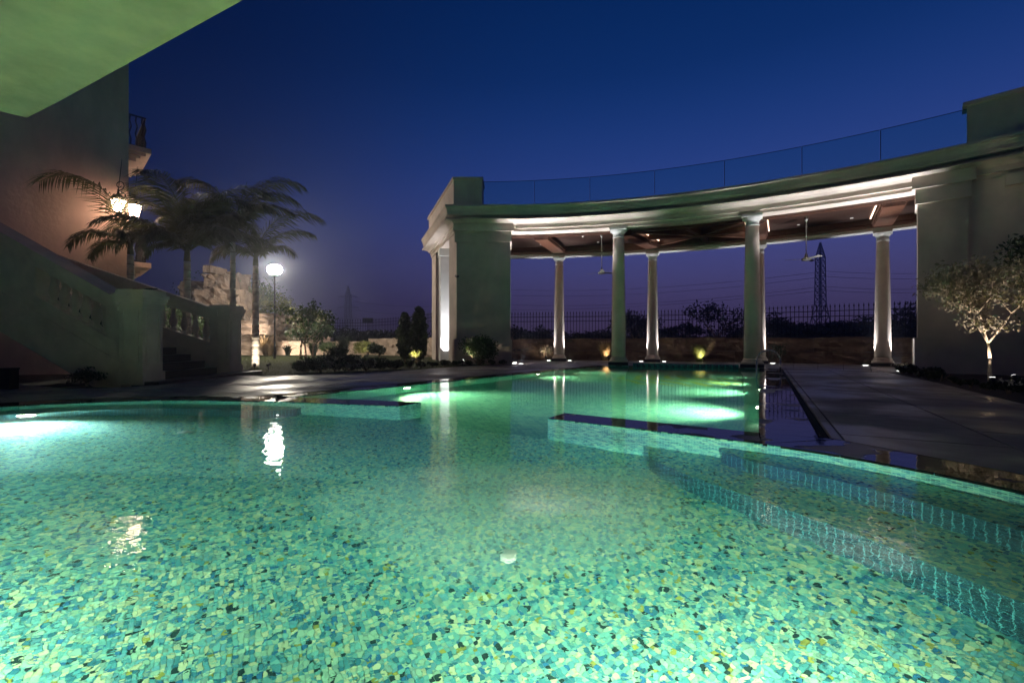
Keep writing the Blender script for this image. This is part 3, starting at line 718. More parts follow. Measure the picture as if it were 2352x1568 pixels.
b = MB(); b.path([(-.85, 17.5, TOP), (-.85, 17.5, 6.08), (-.45, 17.5, 6.08), (-.45, 17.5, TOP)], [.02]*4); b.path([(-.85, 17.9, TOP), (-.85, 17.9, 6.08), (-.45, 17.9, 6.08), (-.45, 17.9, TOP)], [.02]*4)
tag(b.build('roof_ladder_rail', M['iron']), 'small black metal rail on the roof beside the left parapet', 'rail')

# deck uplights: fixture in the floor and its beam
proto = None
def uplight(x, y, tx, ty, tz, power, label, col=(.94, .95, 1), ang=50, rad=.02, z=0.0):
    t = thing('deck_uplight', label, 'uplight', (x, y, z), 'round white uplights set in the deck')
    b = MB(); b.lathe([(.10, .0015), (.10, .012), (.085, .018)], (x, y, z), 20); b.build('bezel', M['steel'], t)
    b = MB(); b.lathe([(.082, .012), (.082, .024), (.05, .03)], (x, y, z), 18); b.build('lens', M['e_cool'], t)
    spot('lamp', (x, y, z+.05), (tx, ty, tz), power*3.2, col, ang, .6, rad, t)
nm = ['first', 'second', 'third', 'fourth']
for k, (r, a) in enumerate(REAR):
    cx, cy_ = pol(r, a)
    dv = Vector((cx, cy_)).normalized(); sdv = Vector((dv.y, -dv.x))
    for s_, w_ in ((-1, 'left'), (1, 'right')):
        p = Vector((cx, cy_))+sdv*s_*.47-dv*.02
        uplight(p.x, p.y, cx+sdv.x*s_*.22, cy_+sdv.y*s_*.22, 2.2, 210, 'uplight on the %s of the %s slender rear column' % (w_, nm[k]), ang=42)
uplight(.34, 17.215, 1.9, 17.08, 5.1, 760, 'uplight in front of the left pier foot shining on the beam', ang=58)
uplight(.09, 17.55, -.02, 17.7, 4, 160, 'uplight at the foot of the left pier shining up its inner edge', ang=50)
uplight(.12, 18.3, .02, 18.3, 4.4, 120, 'uplight behind the left pier inside the pavilion', ang=60)
x, y = pol(19.465, 39.7); tx, ty = pol(19.44, 35.0); uplight(x, y, tx, ty, 5.1, 700, 'uplight at the inner foot of the right pier', ang=58)
x, y = pol(19.9, 40.3); tx, ty = pol(19.9, 40.6); uplight(x, y, tx, ty, 4.5, 120, 'uplight under the right end of the front beam', ang=44)
uplight(-2.92, 19.96, -3.0, 20.5, 2.4, 150, 'uplight at the foot of the glaring white pilaster left of the pier', ang=58)
uplight(-2.6, 18.9, -2.9, 20.2, 4.6, 160, 'uplight under the side opening of the left pier', ang=70)

# ceiling fans
def fan(x, y, zt, zb, rot, label, s=1):
    t = thing('ceiling_fan', label, 'ceiling fan', (x, y, zt), 'white ceiling fans')
    b = MB(); b.tube((x, y, zt-.003), (x, y, zt-.12), .07, .045, 14); b.build('canopy', M['fan'], t, True)
    b = MB(); b.tube((x, y, zt-.12), (x, y, zb+.10), .014, n=8); b.build('rod', M['fan'], t)
    b = MB(); b.lathe([(.02, .22), (.05, .14), (.07, .06), (.13, .04), (.15, 0), (.13, -.035), (.06, -.05), (.001, -.055)][::-1], (x, y, zb), 20); b.build('motor', M['fan'], t, True)
    for k in range(3):
        a = rot+k*2*PI/3; d = Vector((math.cos(a), math.sin(a), 0)); u = Vector((-d.y, d.x, 0)); c = Vector((x, y, zb+.02))
        b = MB(); w0, w1 = .05, .075
        A = [c+d*.12-u*w0+Vector((0, 0, .012)), c+d*.62-u*w1+Vector((0, 0, .018)), c+d*.64+u*w1*.8-Vector((0, 0, .012)), c+d*.12+u*w0-Vector((0, 0, .01))]
        b.quad(*A); b.v += [tuple(q-Vector((0, 0, .006))) for q in A]; b.f += [(7, 6, 5, 4)]+[(j, j+4, (j+1) % 4+4, (j+1) % 4) for j in range(4)]
        b.build('blade', M['fan'], t)
def at(x, y, Y): return ((x-1176)/1045*Y, Y, EYE+(788-y)/1045*Y)
fx, fy, _ = at(1382, 0, 18.0); fan(fx, fy, CEIL, EYE+(788-627)/1045*18, 2.5, 'white ceiling fan hanging between the first rear column and the first front column')
fx, fy, _ = at(1851.5, 0, 15.6); fan(fx, fy, CEIL, EYE+(788-596)/1045*15.6, 2.75, 'white ceiling fan hanging in front of the lattice pylon on the right')

# pool ladder rail
t = thing('pool_handrail', 'pair of curved steel grab rails at the far right corner of the pool', 'handrail', (7.4, 13.2, 0))
for k in range(2):
    o_ = Vector((RW.x, RW.y))*(.5*k); nrm = Vector((RW.y, -RW.x)); base = Vector((7.35, 13.25))-Vector((RW.x, RW.y))*.3+o_; pts = []
    for i in range(13):
        a = PI*i/12; pts.append((base.x+nrm.x*(.0-.30*math.cos(a)+.1), base.y+nrm.y*(.0-.30*math.cos(a)+.1), .30+.30*math.sin(a)))
    pts = [(pts[0][0], pts[0][1], -.5)]+pts+[(pts[-1][0], pts[-1][1], 0)]
    b = MB(); b.path(pts, [.02]*len(pts), 8); b.build('rail', M['steel'], t, True)

# ------------------------------------------------------------------ villa, canopy slab, staircase
villa = thing('villa', 'tall beige rendered villa wall with balconies at its far corner', 'house', (-10.9, 13, 0))
wc = (-10.95, 13.0); wl_ = (-17.5, 10.6)
prism_part([wc, wl_, (-21, 19), (-17.6, 19.5)], -.05, 14, 'wall', M['villa'], villa)
hd = Vector((-.715, .70)); ho = Vector((.70, .715))      # along and out of the villa's hidden side
def hp(t, o): return (wc[0]+hd.x*t+ho.x*o, wc[1]+hd.y*t+ho.y*o)
for z in (6.62, 3.20):
    for dz, h, e in [(-.42, .10, .12), (-.32, .08, .22), (-.24, .09, .34), (-.15, .15, .46)]:
        prism_part([hp(.62-e*.5, -.05), hp(.62-e*.5, .10+e), hp(2.6+e*.4, .10+e), hp(2.6+e*.4, -.05)], z+dz, z+dz+h-.002, 'balcony_slab', M['villa'], villa)
    rl = MB(); ring = [hp(.60, .02), hp(.60, .44), hp(2.6, .44)]
    for zz in (z+.06, z+.95): rl.path([(*p, zz) for p in ring], [.026]*3, 6)
    rl.build('top_rail', M['iron'], villa)
    for s0, s1 in zip(ring[:-1], ring[1:]):
        n_ = max(3, int(math.hypot(s1[0]-s0[0], s1[1]-s0[1])/.12))
        for k in range(n_):
            x = s0[0]+(s1[0]-s0[0])*(k+.5)/n_; y = s0[1]+(s1[1]-s0[1])*(k+.5)/n_; b = MB()
            b.path([(x, y, z+.02), (x+.05, y-.03, z+.22), (x-.03, y, z+.42), (x+.03, y, z+.62), (x-.02, y, z+.8), (x, y, z+.95)], [.018]*6, 5); b.build('baluster_bar', M['iron'], villa)
def lantern(x, y, z, ox, oy, label):
    t = thing('wall_lantern', label, 'lantern', (x, y, z), 'wall lanterns of the villa')
    b = MB(); b.lathe([(.09, -.30), (.15, .0), (.16, .02)], (x, y, z), 8); b.build('lamp_glass', M['e_warm'], t)
    for k in range(8):
        a = 2*PI*k/8; b = MB(); b.tube((x+.092*math.cos(a), y+.092*math.sin(a), z-.31), (x+.165*math.cos(a), y+.165*math.sin(a), z+.02), .010, n=4); b.build('frame_bar', M['iron'], t)
    b = MB(); b.lathe([(.175, .02), (.185, .04), (.12, .12), (.03, .2), (.02, .32)], (x, y, z), 16); b.build('cap', M['iron'], t)
    b = MB(); b.lathe([(.02, -.42), (.06, -.36), (.10, -.30)], (x, y, z), 10); b.build('finial', M['iron'], t)
    b = MB(); pts = [(x, y, z+.3)]
    for k in range(16):
        a = k/15*PI*2.4; r = .14*(1-k/22); pts.append((x+r*math.sin(a)+ox*.1, y+oy*.1, z+.46+r*-math.cos(a)))
    b.path(pts, [.012]*len(pts), 5); b.path([(x, y, z+.3), (x+ox*.5, y+oy*.5, z+.3), (x+ox*.5, y+oy*.5, z-.3)], [.018]*3, 5); b.path([(x, y, z+.3), (x+.1, y, z+1.15)], [.012, .004], 5); b.build('scroll_bracket', M['iron'], t)
lantern(*at(272, 462, 12.45), -.3, .8, 'left of the two glowing wall lanterns, on the villa wall beside its corner')
lantern(*at(309, 474, 13.2), -.8, .5, 'right of the two glowing wall lanterns, hung just past the villa corner')

can = thing('terrace_canopy', 'large plaster canopy slab overhead, glowing green from the pool light', 'canopy', (-3, 0, 3.8))
edge = [(-6.46, 6.06), (-5.6, 5.64), (-2.35, 3.98), (2.0, 1.78), (6.0, -.25)]
prism_part(edge+[(6, -9), (-16, -9), (-16, -3.5), (-6.8, 5.72)], 3.80, 4.15, 'slab', M['slab'], can)
prism_part([(6, -3.0), (6, -3.3), (-16, -3.3), (-16, -3.0)], -.05, 3.797, 'rear_wall', M['villa'], can)
b = MB(); b.prism([(-14, .28), (6, .28), (6, -3), (-14, -3)], -.05, -.002, bottom=False); struct(b.build('terrace_floor', M['paver']))

stair = thing('garden_staircase', 'wide pale stone staircase with balustrades climbing to the left beside the pool', 'staircase', (-7.3, 10, 0))
nd = Vector((-1, .10)); fd = Vector((-1, -.28)); NS, FS = .53, .38; N0 = Vector((-7.45, 8.95)); F0 = Vector((-7.42, 11.85))
def balustrade(p0, d, slope, run, first, n, lowfirst):
    th = math.atan2(d.y, d.x); P = lambda t, z: (p0.x+d.x*t, p0.y+d.y*t, z); dn = d.normalized(); nn = Vector((-dn.y, dn.x))
    def slat(t0, t1, za, zb, w_, name, m=M['stair'], steps=1):
        b = MB(); i = 0
        for t in (t0, t1):
            for s_ in (-1, 1):
                for zz in (za, zb): q = P(t, zz+slope*t); b.v.append((q[0]+nn.x*s_*w_/2, q[1]+nn.y*s_*w_/2, q[2]))
        b.f = [(0, 1, 3, 2), (4, 6, 7, 5), (0, 4, 5, 1), (2, 3, 7, 6), (1, 5, 7, 3), (0, 2, 6, 4)]; b.build(name, m, stair, recalc=True)
    slat(.15, run, 1.44, 1.60, .46, 'handrail'); slat(.15, run, 1.36, 1.439, .36, 'handrail_moulding'); slat(.15, run, 1.28, 1.359, .28, 'handrail_moulding')
    slat(.15, run, .56, .70, .30, 'bottom_rail'); slat(.15, run, -.45, .558, .22, 'side_panel'); slat(.15, run, .30, .36, .27, 'side_moulding')
    prof_ = [(.055, 0), (.075, .02), (.075, .08), (.045, .10), (.05, .13), (.088, .22), (.09, .28), (.065, .38), (.045, .47), (.043, .50), (.06, .52), (.045, .54), (.055, .56), (.075, .58), (.075, .62)]
    me = None
    for k in range(n):
        t = first+k*.235; x, y, _ = P(t, 0)
        if me is None: b = MB(); b.lathe(prof_, (0, 0, 0), 14); o = b.build('baluster', M['stair'], None, True); me = o.data
        else: o = bpy.data.objects.new('baluster', me); C.objects.link(o)
        o.parent = stair; o.matrix_parent_inverse = Matrix.Translation(-stair.location); o.location = (x, y, .66+slope*t)
    for t in (first+n*.235+.15,):
        slat(t-.13, t+.13+ (run-t-.13 if run-t < 6 else 0), .70, 1.28, .28, 'pedestal')
    slat(.15, first-.11, .70, 1.28, .28, 'pedestal')
balustrade(N0, nd, NS, 3.9, .55, 6, 0)
balustrade(F0, fd, FS, 4.6, .45, 16, 0)
def newel(c, rz, h, label=None):
    e = bpy.data.objects.new('newel_post', None); C.objects.link(e); e.parent = stair; e.matrix_parent_inverse = Matrix.Translation(-stair.location); e.location = (c[0], c[1], 0)
    def L(dims, z, n): b = MB(); b.box((0, 0, z), dims, rz); return local(b.build(n, M['stair'], None), e)
    L((.47, .47, h-.26), (h-.26)/2, 'shaft'); L((.53, .53, .24), .12, 'base'); L((.52, .52, .07), h-.32, 'moulding'); L((.55, .55, .05), h-.235, 'cap'); L((.59, .59, .06), h-.18, 'cap'); L((.63, .63, .07), h-.113, 'cap')
    L((.55, .55, .075), h-.037, 'cap')
    for k in range(4):
        a = rz+k*PI/2; b = MB()
        for (u, z, du, dz) in ((0, .40, .32, .03), (0, h-.42, .32, .03), (-.15, h/2, .03, h-.84), (.15, h/2, .03, h-.84)):
            b.box((.242*math.sin(a)+u*math.cos(a), -.242*math.cos(a)+u*math.sin(a), z), (du, .022, dz-.001), a)
        local(b.build('panel_moulding', M['stair'], None), e)
newel((-7.28, 8.94), R(-3), 1.83); newel((-7.46, 11.9), R(-2), 1.78)
for k in range(15):
    t = .12+k*.30; a_ = N0+nd*(t); c_ = F0+fd*(t); a2_ = N0+nd*(t+.32); c2_ = F0+fd*(t+.32); zt = .168*(k+1)+.02
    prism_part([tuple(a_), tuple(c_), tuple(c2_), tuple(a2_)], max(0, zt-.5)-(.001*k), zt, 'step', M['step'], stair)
b = MB(); b.box((-7.0, 10.5, .03), (.5, 3.6, .06)); b.build('step', M['step'], stair)
# flashlight-like item on the post
t = thing('folded_cloth', 'small dark folded cloth lying on top of the front newel post', 'cloth', (-7.28, 8.94, 1.83))
b = MB(); b.box((-7.3, 9.0, 1.85), (.28, .14, .035), .4); b.tube((-7.3, 9.0, 1.87), (-7.05, 9.05, 1.88), .02, .012); b.build('cloth', M['black'], t)

# ------------------------------------------------------------------ plants
def palm(x, y, zc, rt, fronds, label, ringed=True, spear=None, lean=0):
    t = thing('palm_tree', label, 'palm tree', (x, y, 0), 'palms between the staircase and the lawn')
    top = Vector((x+lean, y, zc))
    def cx_(f): return x+lean*f
    b = MB(); n = 14
    b.path([(cx_(k/n), y, zc*k/n-.03) for k in range(n+1)], [rt*1.15-(rt*.35)*(k/n) for k in range(n+1)], 12); b.build('trunk', M['trunk'], t, True)
    if ringed:
        for k in range(1, 12):
            f = (k/12)**1.05; b = MB(); b.tube((cx_(f), y, zc*f), (cx_(f), y, zc*f+.012), (rt*1.15-rt*.35*f)+.004, n=12); b.build('leaf_scar', M['ring'], t)
    b = MB(); b.path([tuple(top), tuple(top+Vector((0, 0, .35))), tuple(top+Vector((0, 0, .6)))], [rt*.85, rt*.6, rt*.3], 10); b.build('crownshaft', M['palm'], t, True)
    for az, ln_, el, droop in fronds:
        b = MB(); d = Vector((math.cos(R(az)), math.sin(R(az)), 0)); sidev = Vector((-d.y, d.x, 0)); p = top+Vector((0, 0, .25)); e = R(el); N = 26; seg = ln_/N; pts = [p.copy()]; dirs = []
        for i in range(N):
            e2 = e-R(droop)*((i+1)/N)**1.45; dd = d*math.cos(e2)+Vector((0, 0, math.sin(e2))); p = p+dd*seg; pts.append(p.copy()); dirs.append(dd)
        b.path([tuple(q) for q in pts[::2]], list(np.linspace(.022, .004, len(pts[::2]))), 5)
        for i in range(3, N):
            fr = i/N
            L_ = ln_*.27*(math.sin(PI*min(1, fr*.86+.12))**.6)+.03; dd = dirs[i]; up = sidev.cross(dd)
            for s_ in (-1, 1):
                for sub in (0, .33, .67):
                    q = pts[i]+dd*seg*sub; lift = random.uniform(-.15, .35); fw = .55+.9*fr+random.uniform(-.12, .12)
                    v = (sidev*s_+dd*fw+up*-abs(lift)*.3+up*random.uniform(.0, .5)).normalized(); l1 = L_*random.uniform(.85, 1.1)
                    m1 = q+v*l1*.5; tip = q+v*l1+Vector((0, 0, -l1*random.uniform(.12, .45)))
                    wv = dd*.019
                    b.quad(q-wv*.5, m1-wv, tip, m1+wv, q+wv*.5)
        b.build('frond', M['palm'], t)
    if spear:
        b = MB(); b.path([tuple(top+Vector((0, 0, .4))), tuple(top+Vector(spear))], [.03, .006], 6)
        pp = top+Vector(spear)*.55
        for k in range(3): b.quad(pp, pp+Vector((.08, 0, .1)), pp+Vector((.30+.1*k, 0, .05*k)), pp+Vector((.1, 0, -.02)))
        b.build('spear_leaf', M['leaf'], t)
    return t
rf_ = lambda n, L0, L1, e0=20, e1=75, a0=0: [(a0+i*137.5+random.uniform(-12, 12), random.uniform(L0, L1), random.uniform(e0, e1), random.uniform(80, 122)) for i in range(n)]
palm(-10.1, 12.05, 3.15, .09, [(180, 3.5, 80, 108), (192, 1.7, 42, 110), (176, 1.4, 25, 100), (350, 1.7, 45, 100), (20, 1.6, 50, 110), (-60, 1.3, 40, 100), (80, 1.5, 60, 100)], 'palm in front of the villa wall with one long frond reaching left past the lanterns')
palm(-8.92, 12.5, 3.05, .10, rf_(8, 2.0, 2.6, 40, 75)+[(20, 3.2, 86, 105), (165, 3.4, 86, 110), (100, 3.2, 88, 95), (-80, 3.0, 84, 112), (190, 2.8, 80, 115), (-10, 2.8, 80, 118)]+[(200, 2.0, 50, 120), (-20, 2.0, 52, 120), (180, 1.9, 65, 110), (0, 1.8, 68, 110), (250, 1.3, 30, 110)], 'middle palm with a full drooping crown above the lower balustrade')
palm(-8.22, 13.4, 3.80, .085, [(170, 2.9, 84, 108), (12, 2.9, 84, 108), (175, 2.3, 66, 110), (200, 2.1, 50, 100), (5, 2.5, 74, 112), (-20, 2.0, 56, 100), (30, 2.1, 70, 105), (150, 2.2, 78, 110), (90, 1.7, 55, 120), (-90, 1.5, 35, 110), (240, 1.7, 40, 110), (300, 1.7, 42, 110), (185, 1.5, 20, 80)], 'palm behind the lower newel post with an upright young spear leaf', spear=(.42, 0, 1.75))
palm(-8.45, 15.0, 3.35, .105, [(6, 3.0, 80, 112), (172, 2.6, 80, 112), (12, 2.2, 62, 85), (180, 1.7, 50, 110), (200, 1.5, 35, 100), (60, 1.7, 55, 100), (110, 1.6, 60, 110), (250, 1.4, 40, 110), (300, 1.5, 45, 100)], 'rightmost palm with a brightly lit ringed trunk standing on the lawn')

def leaves(b, c, rad, n, size, squash=1, hollow=.35):
    c = np.array(c); d = rng.normal(size=(n, 3)); d /= np.linalg.norm(d, axis=1)[:, None]
    r = (hollow+(1-hollow)*rng.random(n)**.6)[:, None]; rad = np.array([rad, rad, rad*squash]) if np.isscalar(rad) else np.array(rad)
    p = c+d*r*rad
    u = rng.normal(size=(n, 3)); u /= np.linalg.norm(u, axis=1)[:, None]
    v = np.cross(u, rng.normal(size=(n, 3))); v /= np.linalg.norm(v, axis=1)[:, None]
    s = size*(.6+.8*rng.random(n))[:, None]
    for P0, U, V in zip(p, u*s, v*s*.45):
        i = len(b.v); b.v += [tuple(P0-U), tuple(P0+V), tuple(P0+U), tuple(P0-V)]; b.f.append((i, i+1, i+2, i+3))
def shrub(name, x, y, w_, h, label, m='leaf', n=900, size=.04, cat='shrub', clumps=7, group=None, stems=5, z=0):
    t = thing(name, label, cat, (x, y, z), group)
    b = MB()
    for k in range(stems):
        a = random.uniform(0, 2*PI); e = random.uniform(.2, .7)*w_
        b.path([(x, y, z-.02), (x+e*.5*math.cos(a), y+e*.5*math.sin(a), z+h*.35), (x+e*math.cos(a), y+e*math.sin(a), z+h*.75)], [.02, .014, .006], 5)
    b.build('stem', M['bark'], t)
    b = MB()
    for k in range(clumps):
        a = random.uniform(0, 2*PI); e = random.uniform(.1, .65)*w_; r = random.uniform(.35, .6)*min(w_, h)
        leaves(b, (x+e*math.cos(a), y+e*math.sin(a), z+h*random.uniform(.45, .8)), r, n//clumps, size, .8)
    b.build('foliage', M[m], t); return t
def cypress(x, y, w_, h, label):
    t = thing('cypress', label, 'cypress', (x, y, 0), 'cypresses beside the left pier')
    b = MB(); b.path([(x, y, -.02), (x, y, h*.8)], [.04, .01], 6); b.build('trunk', M['bark'], t)
    b = MB()
    for k in range(26):
        f = k/26; r = w_*(math.sin(PI*min(1, (f*.78+.16)))**.7)*random.uniform(.85, 1.1)
        leaves(b, (x+random.uniform(-.05, .05), y+random.uniform(-.05, .05), .25+h*.92*f), (r, r, h*.05), 330, .04, hollow=.5)
    b.build('foliage', M['leaf_dark'], t)
def tuft(name, x, y, h, n, label, m='dry', w_=.5, cat='ornamental grass', z=0, width=.008, group=None):
    b = MB()
    for k in range(n):
        a = random.uniform(0, 2*PI); s_ = random.uniform(.2, 1)*w_; d = Vector((math.cos(a), math.sin(a), 0)); u = Vector((-d.y, d.x, 0))*width; hh = h*random.uniform(.6, 1.05); c = Vector((x, y, z))+d*random.uniform(0, .12)
        p1 = c+d*s_*.35+Vector((0, 0, hh*.6)); p2 = c+d*s_+Vector((0, 0, hh*(1-.25*random.random())))
        i = len(b.v); b.v += [tuple(c-u), tuple(c+u), tuple(p1+u), tuple(p1-u), tuple(p2)]; b.f += [(i, i+1, i+2, i+3), (i+3, i+2, i+4)]
    o = b.build(name, M[m]); tag(o, label, cat, group); return o
def tree(name, x, y, h, w_, label, m='leaf', bark='bark', n=2500, size=.05, r0=.05, seed=1, fork=.35, cat='tree', group=None, z=0, droop=0, spread=.5, levels=3, cl=.24, trunkw=None):
    rs = random.Random(seed); t = thing(name, label, cat, (x, y, z), group); tips = []; b = MB()
    def grow(p, d, L_, r, lev):
        n_ = 3; pts = [p]; q = Vector(p)
        for i in range(n_):
            d = (d+Vector((rs.uniform(-.16, .16), rs.uniform(-.16, .16), rs.uniform(-.05, .1)))).normalized(); q = q+d*L_/n_; pts.append(q.copy())
        b.path([tuple(s) for s in pts], [r*(1-.35*i/n_) for i in range(n_+1)], 6 if lev else 10)
        if lev >= levels: tips.append(q); return
        if lev: tips.append(pts[2])
        k = 3 if lev else 4
        for i in range(k+(lev > 0)):
            a = 2*PI*(i+rs.random()*.7)/k; s_ = spread*rs.uniform(.7, 1.3); nd_ = (d*.8+Vector((math.cos(a)*s_*w_, math.sin(a)*s_*w_, rs.uniform(-.1, .3)-droop*lev*.2))).normalized()
            grow(q, nd_, L_*rs.uniform(.55, .8) if lev else h*.28*rs.uniform(.8, 1.2), r*.55, lev+1)
    grow(Vector((x, y, z-.03)), Vector((0, 0, 1)), h*fork, r0, 0)
    b.build('trunk', M[bark], t, True)
    b = MB()
    for q in tips: leaves(b, tuple(q), h*cl*.5*rs.uniform(.7, 1.3), max(6, n//len(tips)), size, .7, hollow=.05)
    b.build('crown', M[m], t); return t
def garden_spot(x, y, z, tx, ty, tz, power, label, col=(1, .80, .55), ang=70, glow=True, h=.16):
    t = thing('garden_spotlight', label, 'spotlight', (x, y, z), 'black garden spotlights on spikes')
    d = (Vector((tx, ty, tz))-Vector((x, y, z+h))).normalized(); c = Vector((x, y, z+h))
    b = MB(); b.tube((x, y, z-.03), (x, y, z+h), .012, n=6); b.build('spike', M['black'], t)
    b = MB(); b.tube(c-d*.07, c+d*.05, .04, .05, 12); b.build('housing', M['black'], t)
    b = MB(); b.tube(c+d*.051, c+d*.056, .042, .042, 12); b.build('lens', M['e_cool'] if glow else M['e_dim'], t)
    spot('lamp', tuple(c+d*.075), (tx, ty, tz), power, col, ang, .5, .02, t)
W = (1, .82, .60)
# beside the left pier
cypress(*at(930, 0, 18.6)[:2], .36, 1.95, 'left and shorter of the two dark cypresses beside the pier')
cypress(*at(962, 0, 18.0)[:2], .38, 2.15, 'right and taller of the two dark cypresses beside the pier')
x, y, _ = at(948, 0, 16.9); garden_spot(x+.05, y-.1, 0, x-.1, y+1.1, 1.0, 80, 'spotlight at the foot of the two cypresses', (1, .88, .55), 62)
shrub('small_tree_shrub', *at(958, 0, 17.3)[:2], .35, .55, 'small bright yellow green shrub in front of the cypresses', 'leaf_yellow', 700, .035)
x, y, _ = at(1098, 0, 16.4); shrub('round_bush', x, y, .80, 1.0, 'round dark leaved bush lit from below in front of the pier', 'leaf', 6000, .042, 'bush', 18, stems=9)
garden_spot(x-.55, y-.12, 0, x+.15, y+.1, .9, 60, 'spotlight under the round bush in front of the pier', W, 80)
# flower bed along the left deck
names = ['far left', 'second', 'third', 'fourth', 'fifth', 'sixth', 'seventh', 'last']
for k, (px, Y, w_, h, m) in enumerate([(700, 12.6, .38, .32, 'leaf_dark'), (735, 12.8, .40, .38, 'petal'), (770, 13.0, .42, .48, 'petal'), (778, 13.6, .30, .75, 'leaf_dark'), (805, 13.2, .42, .40, 'petal'), (842, 13.4, .38, .34, 'petal'), (875, 13.8, .36, .32, 'leaf_dark'), (905, 14.2, .3, .26, 'leaf_dark')]):
    x, y, _ = at(px, 0, Y); what = 'white flowering shrub' if m == 'petal' else 'dark green low shrub'
    w_ *= 1.5; t = shrub('flowering_shrub', x, y, w_, h, '%s, %s from the left in the bed between deck and lawn' % (what, names[k]), 'leaf_dark', 2200, .035, 'shrub', 14, 'shrubs in the bed along the left deck')
    if m == 'petal':
        b = MB()
        for _ in range(44): leaves(b, (x+random.uniform(-w_, w_)*.8, y+random.uniform(-w_, w_)*.6-.1, h*random.uniform(.3, .95)), .06, 12, .022)
        b.build('blossom', M['petal'], t)
for k in range(9):
    x, y, _ = at(940+k*27, 0, 14.9+k*.28); shrub('bedding_plant', x, y, .22, .17+.05*(k % 3 == 0), 'low dark bedding plant, number %s from the cypresses along the pier bed' % ['one', 'two', 'three', 'four', 'five', 'six', 'seven', 'eight', 'nine'][k], 'leaf_dark', 420, .03, 'bedding plant', 5, 'low plants in the bed before the pier', 3)
# rear planting behind the columns
x, y, _ = at(1250, 0, 21.3); shrub('shrub', x, y, .42, .75, 'small shrub lit from below left of the first rear column', 'leaf_pale', 700, .035); garden_spot(x+.05, y-.5, 0, x, y+.3, .7, 26, 'spotlight under the small shrub left of the first rear column', W, 90)
x, y, _ = at(1390, 0, 20.9); tuft('ornamental_grass', x, y, 1.0, 620, 'dry feathery grass clump behind the first front column', 'dry', .45); garden_spot(x+.05, y-.45, 0, x, y+.2, .7, 22, 'spotlight under the dry feathery grass clump', (1, .75, .45), 90)
x, y, _ = at(1605, 0, 19.6); tuft('ornamental_grass', x, y, .85, 700, 'rounded green grass clump lit from below between the middle rear columns', 'leaf_yellow', .45); garden_spot(x+.0, y-.5, 0, x, y+.2, .6, 42, 'spotlight under the green grass clump between the middle rear columns', (1, .9, .6), 90)
x, y, _ = at(1790, 0, 18.2); shrub('shrub', x, y, .5, .8, 'sparse shrub beside the grab rails behind the third rear column', 'leaf_dark', 500, .04)
# right garden
tree('ornamental_tree', 8.72, 8.3, 2.55, .95, 'small lacy tree with a bright trunk lit from below in the right bed', 'leaf_pale', 'palebark', 6500, .033, .032, 5, .33, 'tree', droop=.05, spread=.68, cl=.21)
garden_spot(8.50, 8.05, -.02, 8.72, 8.3, 1.2, 120, 'spotlight beside the trunk of the small lacy tree', (1, .84, .66), 85)
tree('tall_dark_tree', 10.55, 8.9, 3.0, .8, 'tall dense dark tree cut by the right edge of the picture', 'leaf_dark', 'bark', 16000, .05, .06, 9, .25, 'tree', spread=.42, cl=.42)
garden_spot(9.5, 8.6, -.02, 10.6, 10.9, 4.4, 26, 'spotlight behind the lacy tree shining up the right pier', (1, .72, .50), 110)
for k in range(11):
    f = k/10; x = 10.2+(7.0-10.2)*f+.28; y = 12.2+(6.0-12.2)*f+.1
    o = shrub('border_plant', x+random.uniform(0, .15), y, .30, (.20+.06*(k % 2)) if k not in (5, 6, 7) else .10, 'low %s border plant, number %s from the far end of the right bed' % ('white flowered' if k in (0, 1, 9, 10) else 'dark', ['one', 'two', 'three', 'four', 'five', 'six', 'seven', 'eight', 'nine', 'ten', 'eleven'][k]), 'leaf_dark', 420, .035, 'border plant', 5, 'low plants edging the right bed', 3)
    if k in (0, 1, 9, 10):
        b = MB()
        for _ in range(12): leaves(b, (x+random.uniform(-.25, .25), y+random.uniform(-.2, .2), .22), .05, 9, .02)
        b.build('blossom', M['petal'], o)
